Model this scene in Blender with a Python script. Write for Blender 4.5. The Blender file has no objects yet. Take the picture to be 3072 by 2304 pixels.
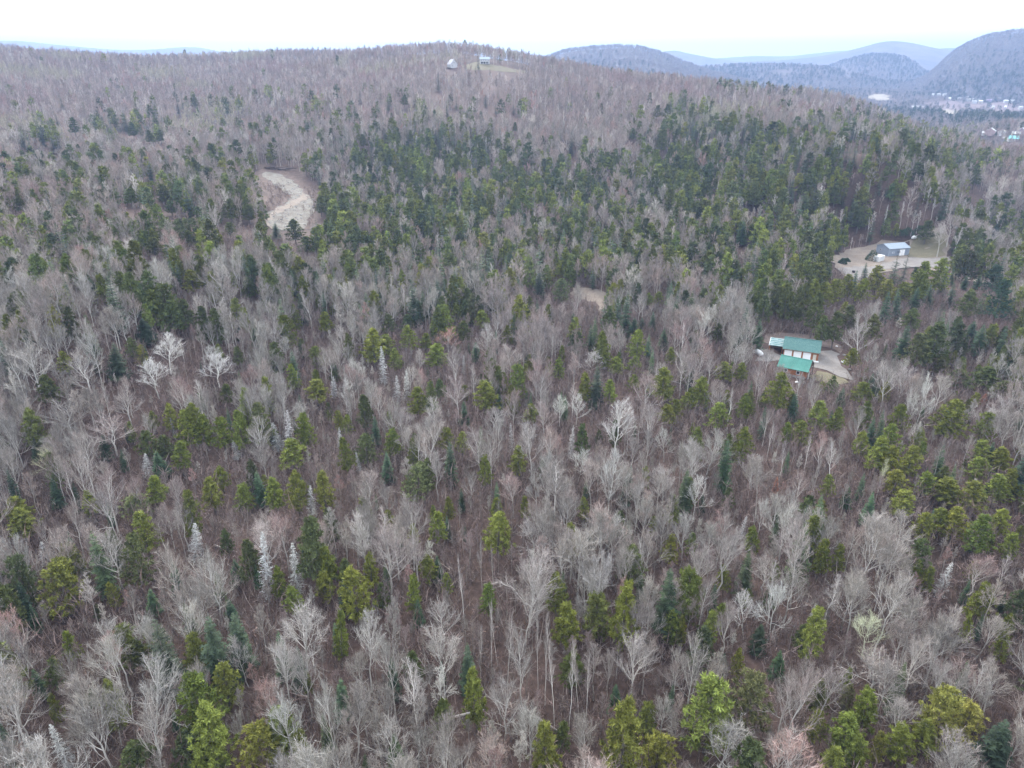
import bpy, math, random
import numpy as np
from mathutils import Vector, geometry

# ------------------------------------------------------------------ camera
scn = bpy.context.scene
CAMZ, PITCH, FPX = 85.0, math.radians(23.6), 2130.0      # photo is 3072 x 2304
cam_d = bpy.data.cameras.new("camera"); cam = bpy.data.objects.new("camera", cam_d)
scn.collection.objects.link(cam); scn.camera = cam
cam.location = (0, 0, CAMZ); cam.rotation_euler = (math.pi/2 - PITCH, 0, 0)
cam_d.sensor_width = 36.0; cam_d.lens = 36.0*FPX/3072.0
cam_d.clip_start = 0.5; cam_d.clip_end = 60000

# ------------------------------------------------------------------ sky, sun, exposure
SUN_EL, SUN_AZ = math.radians(34), math.radians(-16)     # azimuth from +Y, negative = left
w = bpy.data.worlds.new("World"); scn.world = w; w.use_nodes = True
nt = w.node_tree; nt.nodes.clear()
sky = nt.nodes.new("ShaderNodeTexSky"); sky.sky_type = 'NISHITA'; sky.sun_disc = False
sky.sun_elevation = SUN_EL; sky.sun_rotation = SUN_AZ
sky.air_density = 1.3; sky.dust_density = 4.0; sky.ozone_density = 1.0; sky.altitude = 400
tc = nt.nodes.new("ShaderNodeTexCoord"); mp = nt.nodes.new("ShaderNodeMapping")
mp.inputs['Scale'].default_value = (1.0, 1.0, 3.0)
nz = nt.nodes.new("ShaderNodeTexNoise"); nz.inputs['Scale'].default_value = 1.6; nz.inputs['Detail'].default_value = 4
cr = nt.nodes.new("ShaderNodeValToRGB")
cr.color_ramp.elements[0].position = 0.25; cr.color_ramp.elements[0].color = (0.62,)*3+(1,)
cr.color_ramp.elements[1].position = 0.75; cr.color_ramp.elements[1].color = (0.88,)*3+(1,)
mx = nt.nodes.new("ShaderNodeMix"); mx.data_type = 'RGBA'
mx.inputs['B'].default_value = (10.6, 11.1, 11.6, 1)       # thin even cloud layer
bg = nt.nodes.new("ShaderNodeBackground"); bg.inputs['Strength'].default_value = 0.105
out = nt.nodes.new("ShaderNodeOutputWorld")
L = nt.links.new
L(tc.outputs['Generated'], mp.inputs['Vector']); L(mp.outputs['Vector'], nz.inputs['Vector'])
L(nz.outputs['Fac'], cr.inputs['Fac']); L(cr.outputs['Color'], mx.inputs['Factor'])
L(sky.outputs['Color'], mx.inputs['A']); L(mx.outputs['Result'], bg.inputs['Color']); L(bg.outputs['Background'], out.inputs['Surface'])
sun_d = bpy.data.lights.new("sun", 'SUN'); sun_d.energy = 1.5; sun_d.angle = math.radians(20); sun_d.color = (1.0, 0.95, 0.88)
sun = bpy.data.objects.new("sun", sun_d); scn.collection.objects.link(sun)
sdir = Vector((math.sin(SUN_AZ)*math.cos(SUN_EL), math.cos(SUN_AZ)*math.cos(SUN_EL), math.sin(SUN_EL)))
sun.rotation_euler = sdir.to_track_quat('Z', 'Y').to_euler()
scn.view_settings.view_transform = 'Standard'; scn.view_settings.look = 'None'
scn.view_settings.gamma = 1.0; scn.view_settings.use_curve_mapping = False
scn.view_settings.exposure = 1.7
scn.cycles.max_bounces = 3; scn.cycles.diffuse_bounces = 1; scn.cycles.glossy_bounces = 1
scn.cycles.transmission_bounces = 2; scn.cycles.volume_bounces = 0; scn.cycles.transparent_max_bounces = 4
scn.cycles.use_denoising = True; scn.cycles.adaptive_threshold = 0.015
scn.render.film_transparent = False

# ------------------------------------------------------------------ pixel <-> world
CP, SP = math.cos(PITCH), math.sin(PITCH)
def ray(u, v):
    x = (u-1536)/FPX; y = (1152-v)/FPX
    return np.array([x, CP+y*SP, -SP+y*CP])
def at_z(u, v, z):
    d = ray(u, v); t = (z-CAMZ)/d[2]
    return np.array([0, 0, CAMZ]) + d*t
def at_r(u, v, r):
    d = ray(u, v); t = r/math.hypot(d[0], d[1])
    return np.array([0, 0, CAMZ]) + d*t
def project(x, y, z):
    zc = y*CP - (z-CAMZ)*SP
    up = y*SP + (z-CAMZ)*CP
    zc = np.where(np.abs(zc) < 1e-3, 1e-3, zc)
    return 1536+FPX*x/zc, 1152-FPX*up/zc, zc

# ------------------------------------------------------------------ terrain
def vnoise(x, y, seed):
    xi = np.floor(x).astype(np.int64); yi = np.floor(y).astype(np.int64)
    fx = x-xi; fy = y-yi; fx = fx*fx*(3-2*fx); fy = fy*fy*(3-2*fy)
    def h(a, b):
        n = (a*374761393 + b*668265263 + seed*974711) & 0x7fffffff
        n = ((n ^ (n >> 13))*1274126177) & 0x7fffffff
        return ((n ^ (n >> 16)) & 0xffff)/65535.0
    a = h(xi, yi)*(1-fx)+h(xi+1, yi)*fx; b = h(xi, yi+1)*(1-fx)+h(xi+1, yi+1)*fx
    return a*(1-fy)+b*fy - 0.5
CTRL = []
for (x, y, z) in [(-300,-300,4),(0,-300,0),(300,-300,-2),(-120,60,2),(0,60,0),(100,60,0),(-60,110,1),(60,110,0),(0,160,0),(100,150,1),
                  (-130,160,6),(160,160,1),(90,205,2),(193,352,1),(190,300,1),(140,260,2),(260,420,0),(300,300,-2),(-250,120,10),(400,300,-6)]:
    CTRL.append((x, y, z))
for (u, v, r) in [(100,1080,205),(450,1080,200),(600,800,290),(900,800,300),(1250,800,322),(1760,880,288),(1700,700,395),(200,650,375),(870,620,420),
                  (1200,560,490),(200,400,680),(700,420,690),(200,250,980),(700,260,980),(1300,300,700),(1000,380,640),(1600,330,690),(1455,190,845),(1357,203,840),(1560,214,850),(1650,222,860),
                  (2000,330,690),(2300,400,580),(2400,520,470),(2300,700,378),(2750,520,480),(2600,420,640),(2950,500,690),(3100,520,690),(2000,500,520),(2000,700,390)]:
    CTRL.append(tuple(at_r(u, v, r)))
TREE = 14.0                      # tree height standing on the ridge lines
for (u, v, r) in [(-250,120,1250),(0,130,1250),(150,152,1280),(300,167,1300),(520,178,1300),(700,158,1270),(850,152,1250),(1020,147,1150),(1170,134,1050),(1290,124,1000),(1400,127,980),
                  (1500,142,960),(1600,158,950),(1700,175,940),(1840,203,950),(1950,217,960),(2100,237,960),(2280,252,980),(2450,264,1000),(2560,290,985),(2680,330,950),(2780,370,900),(2860,405,850)]:
    p = at_r(u, v, r); CTRL.append((p[0], p[1], p[2]-TREE))
    q = at_r(u, v, r*1.35); drop = 45 if u < 1900 else 60
    CTRL.append((q[0], q[1], min(p[2]-TREE-drop, 45)))
for (u, v, r) in [(3050,420,1120),(2960,404,1190),(2960,360,1600),(3150,420,1150),(2850,340,2000),(2900,310,2550),(3100,310,2600),(2750,330,2150),(2640,285,2700),(2500,262,3000),(3300,420,1150)]:
    CTRL.append(tuple(at_r(u, v, r)))
for (az, r, z) in [(-45,2600,-10),(-20,2600,-10),(0,2600,-15),(12,2600,-15),(-45,700,40),(45,700,-8),(60,1500,-15),(-70,1500,60),(45,2500,-20)]:
    a = math.radians(az); CTRL.append((r*math.sin(a), r*math.cos(a), z))
CTRL = np.array(CTRL)
_d = np.hypot(CTRL[:,None,0]-CTRL[None,:,0], CTRL[:,None,1]-CTRL[None,:,1])
_d = np.sqrt(_d*_d + 30.0**2)
_n = len(CTRL); A = np.zeros((_n+1, _n+1)); A[:_n,:_n] = _d + np.eye(_n)*0.0; A[:_n,_n] = 1; A[_n,:_n] = 1
_w = np.linalg.solve(A, np.concatenate([CTRL[:,2], [0]]))
YARDS = [(89, 204, 2.0, 17, 34), (193, 353, 1.0, 22, 50)]
def height_fn(x, y):
    z = np.full(x.shape, _w[_n])
    for i in range(_n):
        z = z + _w[i]*np.sqrt((x-CTRL[i,0])**2+(y-CTRL[i,1])**2+900.0)
    r = np.hypot(x, y)
    k = np.clip((r-2600)/1400, 0, 1); k = k*k*(3-2*k)
    z = z*(1-k) + (-18)*k
    z = z + (vnoise(x/70, y/70, 1)*3.0 + vnoise(x/23, y/23, 2)*1.0)*np.clip(1.3-r/2500, 0.3, 1)
    for (cx, cy, cz, r0, r1) in YARDS:
        q = np.clip((np.hypot(x-cx, y-cy)-r0)/(r1-r0), 0, 1); q = q*q*(3-2*q)
        z = cz*(1-q) + z*q
    return z
_s = np.linspace(-1, 1, 381); GX = 14000*np.sinh(4.5*_s)/math.sinh(4.5)
_s = np.linspace(-0.46, 1, 330); GY = 14000*np.sinh(4.5*_s)/math.sinh(4.5)
_X, _Y = np.meshgrid(GX, GY)
GZ = height_fn(_X, _Y)
def gz(x, y):
    x = np.asarray(x, float); y = np.asarray(y, float)
    i = np.clip(np.searchsorted(GX, x)-1, 0, len(GX)-2); j = np.clip(np.searchsorted(GY, y)-1, 0, len(GY)-2)
    fx = np.clip((x-GX[i])/(GX[i+1]-GX[i]), 0, 1); fy = np.clip((y-GY[j])/(GY[j+1]-GY[j]), 0, 1)
    return (GZ[j,i]*(1-fx)+GZ[j,i+1]*fx)*(1-fy)+(GZ[j+1,i]*(1-fx)+GZ[j+1,i+1]*fx)*fy
_T = np.geomspace(25, 13000, 6000)
def at_ground(u, v, h=0.0):
    d = ray(u, v); X = d[0]*_T; Y = d[1]*_T; Z = CAMZ+d[2]*_T
    b = np.nonzero(Z < gz(X, Y)+h)[0]
    i = b[0] if len(b) else len(_T)-1
    return np.array([X[i], Y[i], float(gz(X[i], Y[i]))])

# ------------------------------------------------------------------ helpers
COL = scn.collection
def tag(o, label=None, cat=None, group=None, kind=None):
    if label: o["label"] = label
    if cat: o["category"] = cat
    if group: o["group"] = group
    if kind: o["kind"] = kind
    return o
def mesh_obj(name, V, Fc, mat, parent=None, link=True, smooth=False):
    me = bpy.data.meshes.new(name); me.from_pydata([tuple(map(float, v)) for v in V], [], [tuple(map(int, f)) for f in Fc]); me.update()
    for m in (mat if isinstance(mat, (list, tuple)) else [mat]):
        if m: me.materials.append(m)
    if smooth: me.polygons.foreach_set("use_smooth", [True]*len(me.polygons))
    o = bpy.data.objects.new(name, me)
    if link: COL.objects.link(o)
    if parent: o.parent = parent
    return o
def empty(name, loc, rz=0.0):
    o = bpy.data.objects.new(name, None); o.location = [float(c) for c in loc]; o.rotation_euler = (0, 0, rz); o.empty_display_size = 0.3
    COL.objects.link(o); return o

def new_mat(name):
    m = bpy.data.materials.new(name); m.use_nodes = True; n = m.node_tree.nodes; n.clear()
    b = n.new("ShaderNodeBsdfPrincipled"); o = n.new("ShaderNodeOutputMaterial"); m.node_tree.links.new(b.outputs[0], o.inputs[0])
    b.inputs['Specular IOR Level'].default_value = 0.2; b.inputs['Roughness'].default_value = 0.75
    return m, b, n, m.node_tree.links.new
def noise_mat(name, stops, scale, detail=6, rough=0.85, bump=0.0, spec=0.2, scale2=None, coord='Object', distortion=0.0):
    """colour noise between given stops [(pos, rgb)...]"""
    m, b, n, l = new_mat(name)
    tc = n.new("ShaderNodeTexCoord"); nz = n.new("ShaderNodeTexNoise"); nz.inputs['Scale'].default_value = scale; nz.inputs['Detail'].default_value = detail
    nz.inputs['Distortion'].default_value = distortion; nz.inputs['Roughness'].default_value = 0.65
    l(tc.outputs[coord], nz.inputs['Vector'])
    cr = n.new("ShaderNodeValToRGB"); e = cr.color_ramp.elements
    while len(e) < len(stops): e.new(0.5)
    for i, (p, c) in enumerate(stops): e[i].position = p; e[i].color = tuple(c)+(1,)
    fac = nz.outputs['Fac']
    if scale2:
        n2 = n.new("ShaderNodeTexNoise"); n2.inputs['Scale'].default_value = scale2; n2.inputs['Detail'].default_value = 3; l(tc.outputs[coord], n2.inputs['Vector'])
        a = n.new("ShaderNodeMath"); a.operation = 'ADD'; l(fac, a.inputs[0]); l(n2.outputs['Fac'], a.inputs[1])
        h = n.new("ShaderNodeMath"); h.operation = 'MULTIPLY'; l(a.outputs[0], h.inputs[0]); h.inputs[1].default_value = 0.5; fac = h.outputs[0]
    l(fac, cr.inputs['Fac']); l(cr.outputs['Color'], b.inputs['Base Color'])
    b.inputs['Roughness'].default_value = rough; b.inputs['Specular IOR Level'].default_value = spec
    if bump:
        bp = n.new("ShaderNodeBump"); bp.inputs['Strength'].default_value = bump; bp.inputs['Distance'].default_value = 0.3
        l(nz.outputs['Fac'], bp.inputs['Height']); l(bp.outputs['Normal'], b.inputs['Normal'])
    return m
M = {}
M['litter'] = noise_mat("leaf_litter", [(0.30, (.018,.012,.010)), (0.44, (.050,.032,.026)), (0.58, (.098,.064,.053)), (0.72, (.150,.112,.096))], 0.9, 8, scale2=0.03, bump=0.4)
M['gravel'] = noise_mat("grey_gravel", [(0.3, (.125,.112,.102)), (0.5, (.185,.168,.155)), (0.7, (.25,.23,.215))], 0.35, 9, scale2=3.0, bump=0.2)
M['dirt'] = noise_mat("tan_dirt", [(0.3, (.13,.095,.078)), (0.5, (.19,.155,.125)), (0.7, (.26,.225,.19))], 0.25, 9, scale2=1.5, bump=0.3)
M['darkdirt'] = noise_mat("brown_soil", [(0.3, (.07,.052,.045)), (0.5, (.14,.105,.09)), (0.7, (.22,.17,.15))], 0.4, 9, scale2=2.0, bump=0.4)
M['redsoil'] = noise_mat("reddish_soil", [(0.35, (.040,.026,.021)), (0.5, (.080,.052,.042)), (0.65, (.14,.10,.085))], 0.3, 9, scale2=2.0, bump=0.4)
M['seeded'] = noise_mat("stony_seeded_ground", [(0.36, (.075,.055,.047)), (0.46, (.125,.108,.090)), (0.54, (.160,.150,.128)), (0.66, (.215,.205,.182))], 0.22, 10, scale2=1.2, bump=0.4, distortion=0.6)
M['lawn'] = noise_mat("dull_spring_lawn", [(0.3, (.095,.078,.052)), (0.5, (.13,.115,.072)), (0.7, (.175,.15,.10))], 0.2, 8, scale2=1.5)
M['field'] = noise_mat("pale_field", [(0.3, (.20,.22,.10)), (0.6, (.26,.28,.14))], 0.02, 6)
M['scrub'] = noise_mat("brown_scrub_land", [(0.3, (.09,.065,.07)), (0.5, (.14,.10,.10)), (0.7, (.19,.15,.13))], 0.012, 10)
M['sand'] = noise_mat("pale_sand", [(0.3, (.20,.17,.13)), (0.6, (.28,.245,.19))], 0.05, 6)
M['hill'] = noise_mat("far_wooded_slope", [(0.28, (.022,.030,.026)), (0.44, (.060,.055,.055)), (0.56, (.105,.085,.085)), (0.72, (.15,.125,.12))], 0.012, 12, scale2=0.0022, bump=0.6)
M['white'] = noise_mat("white_paint", [(0.3, (.74,.74,.74)), (0.7, (.82,.82,.82))], 2.0, rough=0.5)
M['white2'] = noise_mat("weathered_white", [(0.3, (.55,.55,.55)), (0.7, (.68,.68,.67))], 1.2, rough=0.6)
M['black'] = noise_mat("dark_opening", [(0.3, (.010,.010,.012)), (0.7, (.022,.022,.025))], 2.0, rough=0.5)
M['glass'] = noise_mat("window_glass", [(0.3, (.03,.035,.045)), (0.7, (.06,.07,.085))], 1.0, rough=0.08, spec=0.5)
M['logwall'] = noise_mat("stained_log_siding", [(0.3, (.20,.075,.038)), (0.5, (.30,.125,.062)), (0.7, (.38,.18,.10))], 1.4, 8, scale2=6.0, bump=0.3)
M['wood'] = noise_mat("weathered_wood", [(0.3, (.13,.10,.08)), (0.7, (.26,.21,.17))], 3.0)
M['bluegrey'] = noise_mat("blue_grey_metal", [(0.3, (.20,.235,.29)), (0.7, (.25,.285,.34))], 0.5, rough=0.5)
M['paleroof'] = noise_mat("pale_metal_roof", [(0.3, (.24,.285,.335)), (0.7, (.30,.345,.40))], 0.4, rough=0.75, spec=0.15)
M['shingle'] = noise_mat("green_shingles", [(0.34, (.040,.095,.092)), (0.5, (.070,.145,.136)), (0.66, (.13,.215,.20))], 2.6, 8, scale2=9.0, rough=0.9)
M['greenmetal'] = noise_mat("green_metal_roof", [(0.25, (.032,.150,.118)), (0.5, (.052,.200,.160)), (0.75, (.10,.255,.215))], 0.35, 5, rough=0.45, spec=0.4)
M['carportroof'] = noise_mat("pale_green_roofing", [(0.35, (.06,.15,.15)), (0.5, (.10,.21,.215)), (0.65, (.22,.30,.31))], 0.9, 6, rough=0.5)
M['grey_roof'] = noise_mat("grey_roofing", [(0.3, (.34,.33,.36)), (0.7, (.42,.41,.44))], 0.8)
M['teal'] = noise_mat("teal_roofing", [(0.3, (.16,.48,.50)), (0.7, (.26,.58,.58))], 0.4, rough=0.5)
M['pinkwall'] = noise_mat("faded_pink_wall", [(0.3, (.42,.31,.31)), (0.7, (.50,.38,.38))], 0.6)
M['mauve'] = noise_mat("mauve_wall", [(0.3, (.30,.24,.36)), (0.7, (.38,.31,.44))], 0.6)
M['tanwall'] = noise_mat("tan_wall", [(0.3, (.46,.43,.36)), (0.7, (.56,.53,.46))], 0.6)
M['dullwhite'] = noise_mat("dull_white_siding", [(0.3, (.36,.36,.37)), (0.7, (.46,.46,.46))], 0.8)
M['stone'] = noise_mat("field_stone", [(0.3, (.15,.14,.13)), (0.6, (.29,.275,.26))], 1.5, bump=0.4)
M['palegreen'] = noise_mat("pale_green_tarp", [(0.3, (.38,.60,.48)), (0.7, (.50,.70,.58))], 1.0)
M['log'] = noise_mat("dead_log", [(0.3, (.25,.22,.20)), (0.6, (.42,.38,.35))], 2.0)
M['darklog'] = noise_mat("dark_brush", [(0.3, (.035,.026,.022)), (0.6, (.08,.06,.05))], 2.0)
M['shrub'] = noise_mat("evergreen_shrub", [(0.3, (.018,.04,.022)), (0.5, (.035,.07,.035)), (0.7, (.06,.10,.05))], 3.0)

def tree_mat(name, kind):
    """colour of each tree comes from its own tcol attribute; var is a colour change from spray to spray"""
    m, b, n, l = new_mat(name)
    at = n.new("ShaderNodeAttribute"); at.attribute_type = 'INSTANCER'; at.attribute_name = "tcol"
    va = n.new("ShaderNodeAttribute"); va.attribute_type = 'GEOMETRY'; va.attribute_name = "var"
    mr = n.new("ShaderNodeMapRange"); mr.inputs['To Min'].default_value = 0.5; mr.inputs['To Max'].default_value = 1.5
    l(va.outputs['Fac'], mr.inputs['Value'])
    src = at.outputs['Color']
    if kind != 'leaf':
        lv = n.new("ShaderNodeAttribute"); lv.attribute_type = 'GEOMETRY'; lv.attribute_name = "lvl"
        bc = n.new("ShaderNodeAttribute"); bc.attribute_type = 'INSTANCER'; bc.attribute_name = "bcol"
        mx = n.new("ShaderNodeMix"); mx.data_type = 'RGBA'; l(lv.outputs['Fac'], mx.inputs['Factor']); l(bc.outputs['Color'], mx.inputs['A']); l(src, mx.inputs['B'])
        src = mx.outputs['Result']
    ml = n.new("ShaderNodeVectorMath"); ml.operation = 'SCALE'; l(src, ml.inputs[0]); l(mr.outputs['Result'], ml.inputs['Scale'])
    l(ml.outputs['Vector'], b.inputs['Base Color'])
    b.inputs['Roughness'].default_value = 0.8; b.inputs['Specular IOR Level'].default_value = 0.12
    return m
M['leaf'] = tree_mat("needle_foliage", 'leaf'); M['bark'] = tree_mat("bark_and_twigs", 'bark')

# ------------------------------------------------------------------ ground sheet
nx, ny = len(GX), len(GY)
V = np.stack([_X.ravel(), _Y.ravel(), GZ.ravel()], 1)
ii = (np.arange(ny-1)[:,None]*nx+np.arange(nx-1)[None,:]).ravel()
me = bpy.data.meshes.new("ground")
me.vertices.add(len(V)); me.vertices.foreach_set("co", V.ravel())
q = np.stack([ii, ii+1, ii+nx+1, ii+nx], 1)
me.loops.add(q.size); me.loops.foreach_set("vertex_index", q.ravel().astype(np.int32))
me.polygons.add(len(q)); me.polygons.foreach_set("loop_start", np.arange(0, q.size, 4, dtype=np.int32))
me.update(calc_edges=True); me.polygons.foreach_set("use_smooth", [True]*len(q)); me.materials.append(M['litter'])
o = bpy.data.objects.new("ground", me); COL.objects.link(o)
tag(o, "forest floor of brown leaf litter under all the trees", "ground", kind="structure")

def inpoly(px, py, poly):
    px = np.asarray(px, float); py = np.asarray(py, float); r = np.zeros(px.shape, bool); n = len(poly); j = n-1
    for i in range(n):
        xi, yi = poly[i]; xj, yj = poly[j]
        c = ((yi > py) != (yj > py)) & (px < (xj-xi)*(py-yi)/((yj-yi) if yj != yi else 1e-9)+xi)
        r ^= c; j = i
    return r
def patch(name, poly_px, mat, label, cat, off=0.10, cell=2.5, jit=0.35, seed=0):
    """a sheet draped on the terrain, outline given by what the photograph shows of it"""
    rg = random.Random(seed); P = [at_ground(u, v)[:2] for (u, v) in poly_px]
    B = []
    for i in range(len(P)):
        a, b = P[i], P[(i+1) % len(P)]; n = max(1, int(np.hypot(*(b-a))/cell))
        for k in range(n):
            p = a+(b-a)*k/n; s_ = cell*4; p = p+cell*1.3*np.array([float(vnoise(p[0]/s_, p[1]/s_, 51)), float(vnoise(p[0]/s_, p[1]/s_, 52))]); B.append((p[0]+rg.uniform(-jit, jit)*cell, p[1]+rg.uniform(-jit, jit)*cell))
    nb = len(B); xs = [b[0] for b in B]; ys = [b[1] for b in B]
    gx, gy = np.meshgrid(np.arange(min(xs), max(xs), cell), np.arange(min(ys), max(ys), cell)); gx = gx.ravel(); gy = gy.ravel()
    k = inpoly(gx, gy, B); pts = [Vector(b) for b in B]+[Vector((a+rg.uniform(-.2, .2)*cell, b+rg.uniform(-.2, .2)*cell)) for a, b in zip(gx[k], gy[k])]
    vs, es, fs, *_ = geometry.delaunay_2d_cdt(pts, [(i, (i+1) % nb) for i in range(nb)], [], 1, 1e-4)
    Vv = [(v.x, v.y, float(gz(v.x, v.y))+off) for v in vs]
    o = mesh_obj(name, Vv, fs, mat, smooth=True); tag(o, label, cat, kind="structure"); return o

PX_YARD = [(2290,1010),(2400,1005),(2470,1015),(2520,1045),(2545,1075),(2562,1112),(2555,1148),(2520,1150),(2440,1140),(2395,1150),(2350,1130),(2330,1090),(2285,1085),(2265,1075),(2262,1040)]
PX_DRIVE = [(2440,1058),(2480,1050),(2508,1062),(2528,1090),(2552,1118),(2548,1143),(2510,1128),(2470,1110),(2440,1100),(2330,1080),(2272,1083),(2262,1060),(2275,1045),(2310,1052),(2345,1070)]
PX_LAWN1 = [(2440,1112),(2475,1115),(2520,1135),(2540,1148),(2500,1158),(2450,1148),(2425,1132)]
PX_BANK1 = [(2303,1003),(2340,998),(2400,1004),(2450,1012),(2500,1022),(2535,1042),(2520,1062),(2490,1046),(2455,1036),(2350,1030),(2300,1028)]
PX_BARN = [(2488,775),(2540,755),(2600,742),(2640,725),(2720,712),(2800,695),(2840,690),(2850,720),(2855,800),(2820,830),(2760,800),(2700,800),(2660,815),(2590,820),(2570,870),(2540,835),(2500,815)]
PX_BGREEN = [(2728,722),(2800,705),(2835,712),(2835,770),(2780,778),(2730,772)]
PX_BGRAV = [(2495,812),(2560,800),(2625,800),(2680,782),(2760,776),(2850,772),(2870,790),(2850,815),(2760,800),(2660,806),(2600,822),(2575,850),(2545,838)]
PX_ROAD2 = [(2852,816),(2890,826),(2930,832),(2990,842),(2990,856),(2930,848),(2880,838),(2850,828)]
PX_STONE = [(752,520),(780,503),(870,500),(905,525),(945,550),(968,580),(945,640),(925,690),(860,692),(810,692),(790,655),(792,620),(815,590),(790,560),(760,545)]
PX_STONE2 = [(775,525),(800,515),(840,525),(880,540),(905,565),(925,585),(940,610),(930,650),(915,690),(870,692),(822,690),(800,668),(812,640),(845,612),(868,590),(850,565),(810,550)]
PX_POND = [(1710,865),(1750,862),(1790,872),(1815,885),(1820,925),(1805,940),(1780,905),(1740,898),(1705,880)]
PX_HILL = [(1390,198),(1415,190),(1440,184),(1480,195),(1530,205),(1585,213),(1560,220),(1500,219),(1440,211),(1405,207)]
PX_SAND = [(2598,292),(2620,284),(2655,284),(2672,294),(2686,302),(2640,303)]
PX_TAN = [(2818,331),(2830,329),(2860,333),(2900,334),(2898,337),(2870,342),(2836,344)]
PX_TOWN = [(2770,310),(2860,302),(2960,303),(3072,305),(3130,307),(3130,345),(3000,350),(2900,340),(2815,330),(2765,322)]
patch("clearing_soil", PX_BANK1, M['darkdirt'], "bank of dark bare soil behind the green-roofed garage", "bank", .08, 2.0)
patch("driveway", PX_DRIVE, M['gravel'], "grey gravel driveway sweeping past the two green-roofed buildings", "driveway", .14, 2.0)
patch("lawn", PX_LAWN1, M['lawn'], "dull grass strip beside the driveway below the cabin", "lawn", .11, 2.0)
patch("barn_yard", PX_BARN, M['dirt'], "tan dirt clearing around the blue-grey barn", "yard", .30, 4.0)
patch("lawn", PX_BGREEN, M['lawn'], "pale green lawn to the right of the blue-grey barn", "lawn", .45, 4.0)
patch("gravel_lot", PX_BGRAV, M['gravel'], "grey gravel lot in front of the blue-grey barn", "gravel lot", .42, 4.0)
patch("dirt_road", PX_ROAD2, M['dirt'], "pale dirt road leading right from the barn yard", "road", .12, 4.0)
patch("clearing_soil", PX_STONE, M['redsoil'], "brown edge of the cleared lot in the left of the forest", "clearing", .10, 5.0)
patch("stony_clearing", PX_STONE2, M['seeded'], "pale stony clearing with a track, left of centre in forest", "clearing", .20, 4.0)
patch("dirt_track", [(905,578),(925,590),(885,612),(850,632),(826,655),(818,672),(828,690),(815,690),(803,672),(808,650),(835,622),(865,602)], M['dirt'], "tan wheel track curving through the stony clearing", "track", .30, 4.0)
patch("small_clearing", PX_POND, M['dirt'], "small pinkish dirt clearing in the middle of the forest", "clearing", .10, 3.0)
patch("hilltop_lawn", PX_HILL, M['lawn'], "yellowish mown lawn sloping below the hilltop houses", "lawn", .25, 8.0)
patch("scrub_plain", PX_TOWN, M['scrub'], "flat purple-brown scrubland in the distant valley", "scrubland", .5, 40.0)
patch("sand_pit", PX_SAND, M['sand'], "pale sand pit at the edge of the distant valley", "sand pit", 1.0, 20.0)
patch("dirt_road", PX_TAN, M['sand'], "pale tan dirt strip crossing the distant scrubland", "road", 1.4, 20.0)

# ------------------------------------------------------------------ far hills
HILLPTS = {}
def hill(key, crest, dist, width, label, base=-30, rough=0.05, ncols=110, nrows=26, tree=True):
    """wooded ridge: its crest line as seen, falling away to both sides at its own distance"""
    cu = np.array([c[0] for c in crest], float); cv = np.array([c[1] for c in crest], float)
    us = np.linspace(cu[0], cu[-1], ncols); vs = np.interp(us, cu, cv)
    sm = np.convolve(np.pad(vs, 3, mode='edge'), np.ones(7)/7, 'valid'); vs = sm
    Vv = []; rows = list(np.linspace(-1, 1, nrows))
    rel = None
    for j, t in enumerate(rows):
        for i, (u, v) in enumerate(zip(us, vs)):
            p = at_r(u, v, dist); d = np.array([p[0], p[1]])/dist
            H = p[2]-base; tt = abs(t)
            prof = (1-tt)**1.35*(1+0.35*tt) if t < 0 else (1-tt)**1.2
            wv = width*(0.75+0.5*(vnoise(np.array(i*0.11), np.array(0.5), 7+int(dist))+.5))
            x = p[0]+d[0]*t*wv; y = p[1]+d[1]*t*wv
            n = float(vnoise(np.array(x/(width*.22)), np.array(y/(width*.22)), 3))*1.0 + float(vnoise(np.array(x/(width*.08)), np.array(y/(width*.08)), 4))*0.45
            amp = min(tt*3, 1)*(1-tt*.6)
            Vv.append((x, y, base+H*prof+n*H*0.22*amp))
    Fc = [(j*ncols+i, j*ncols+i+1, (j+1)*ncols+i+1, (j+1)*ncols+i) for j in range(nrows-1) for i in range(ncols-1)]
    o = mesh_obj("hill", Vv, Fc, M['hill'], smooth=True); tag(o, label, "hill", kind="structure")
    if tree: HILLPTS[key] = (np.array(Vv).reshape(nrows, ncols, 3)[:nrows//2+2], dist)
    return o
hill('knoll', [(1560,215),(1640,172),(1700,151),(1760,143),(1850,138),(1900,138),(1950,148),(2000,165),(2050,188),(2120,214),(2200,236),(2260,250)], 2900, 1200, "rounded blue wooded hill just right of the near ridge")
hill('peak', [(1900,190),(1950,166),(1990,149),(2030,146),(2060,155),(2130,170),(2220,182),(2300,200)], 6800, 1800, "small pale blue peak behind the rounded hill", tree=False)
hill('low', [(2080,185),(2140,173),(2250,165),(2370,165),(2450,156),(2530,149),(2600,150),(2700,160)], 9500, 2500, "lowest palest far ridge between the blue hills", tree=False)
hill('main', [(2060,215),(2150,190),(2260,181),(2370,176),(2450,167),(2520,155),(2600,135),(2650,120),(2700,119),(2750,126),(2800,138),(2850,146),(2900,160),(3000,175)], 6000, 2200, "broad blue mountain with a flat summit at upper right", tree=False)
hill('shoulder', [(2740,165),(2790,146),(2830,139),(2870,138),(2910,150),(2980,170)], 8200, 1800, "pale shoulder of mountain showing behind the saddle", tree=False)
hill('spur', [(2380,232),(2450,215),(2530,182),(2600,166),(2650,163),(2700,168),(2740,186),(2765,208),(2810,236)], 4300, 1100, "dark blue knob in front of the flat-topped mountain")
hill('mid', [(1980,236),(2060,206),(2200,196),(2350,194),(2460,200),(2560,224),(2640,246),(2760,256)], 3500, 900, "low wooded rise in the valley with a green field")
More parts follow.
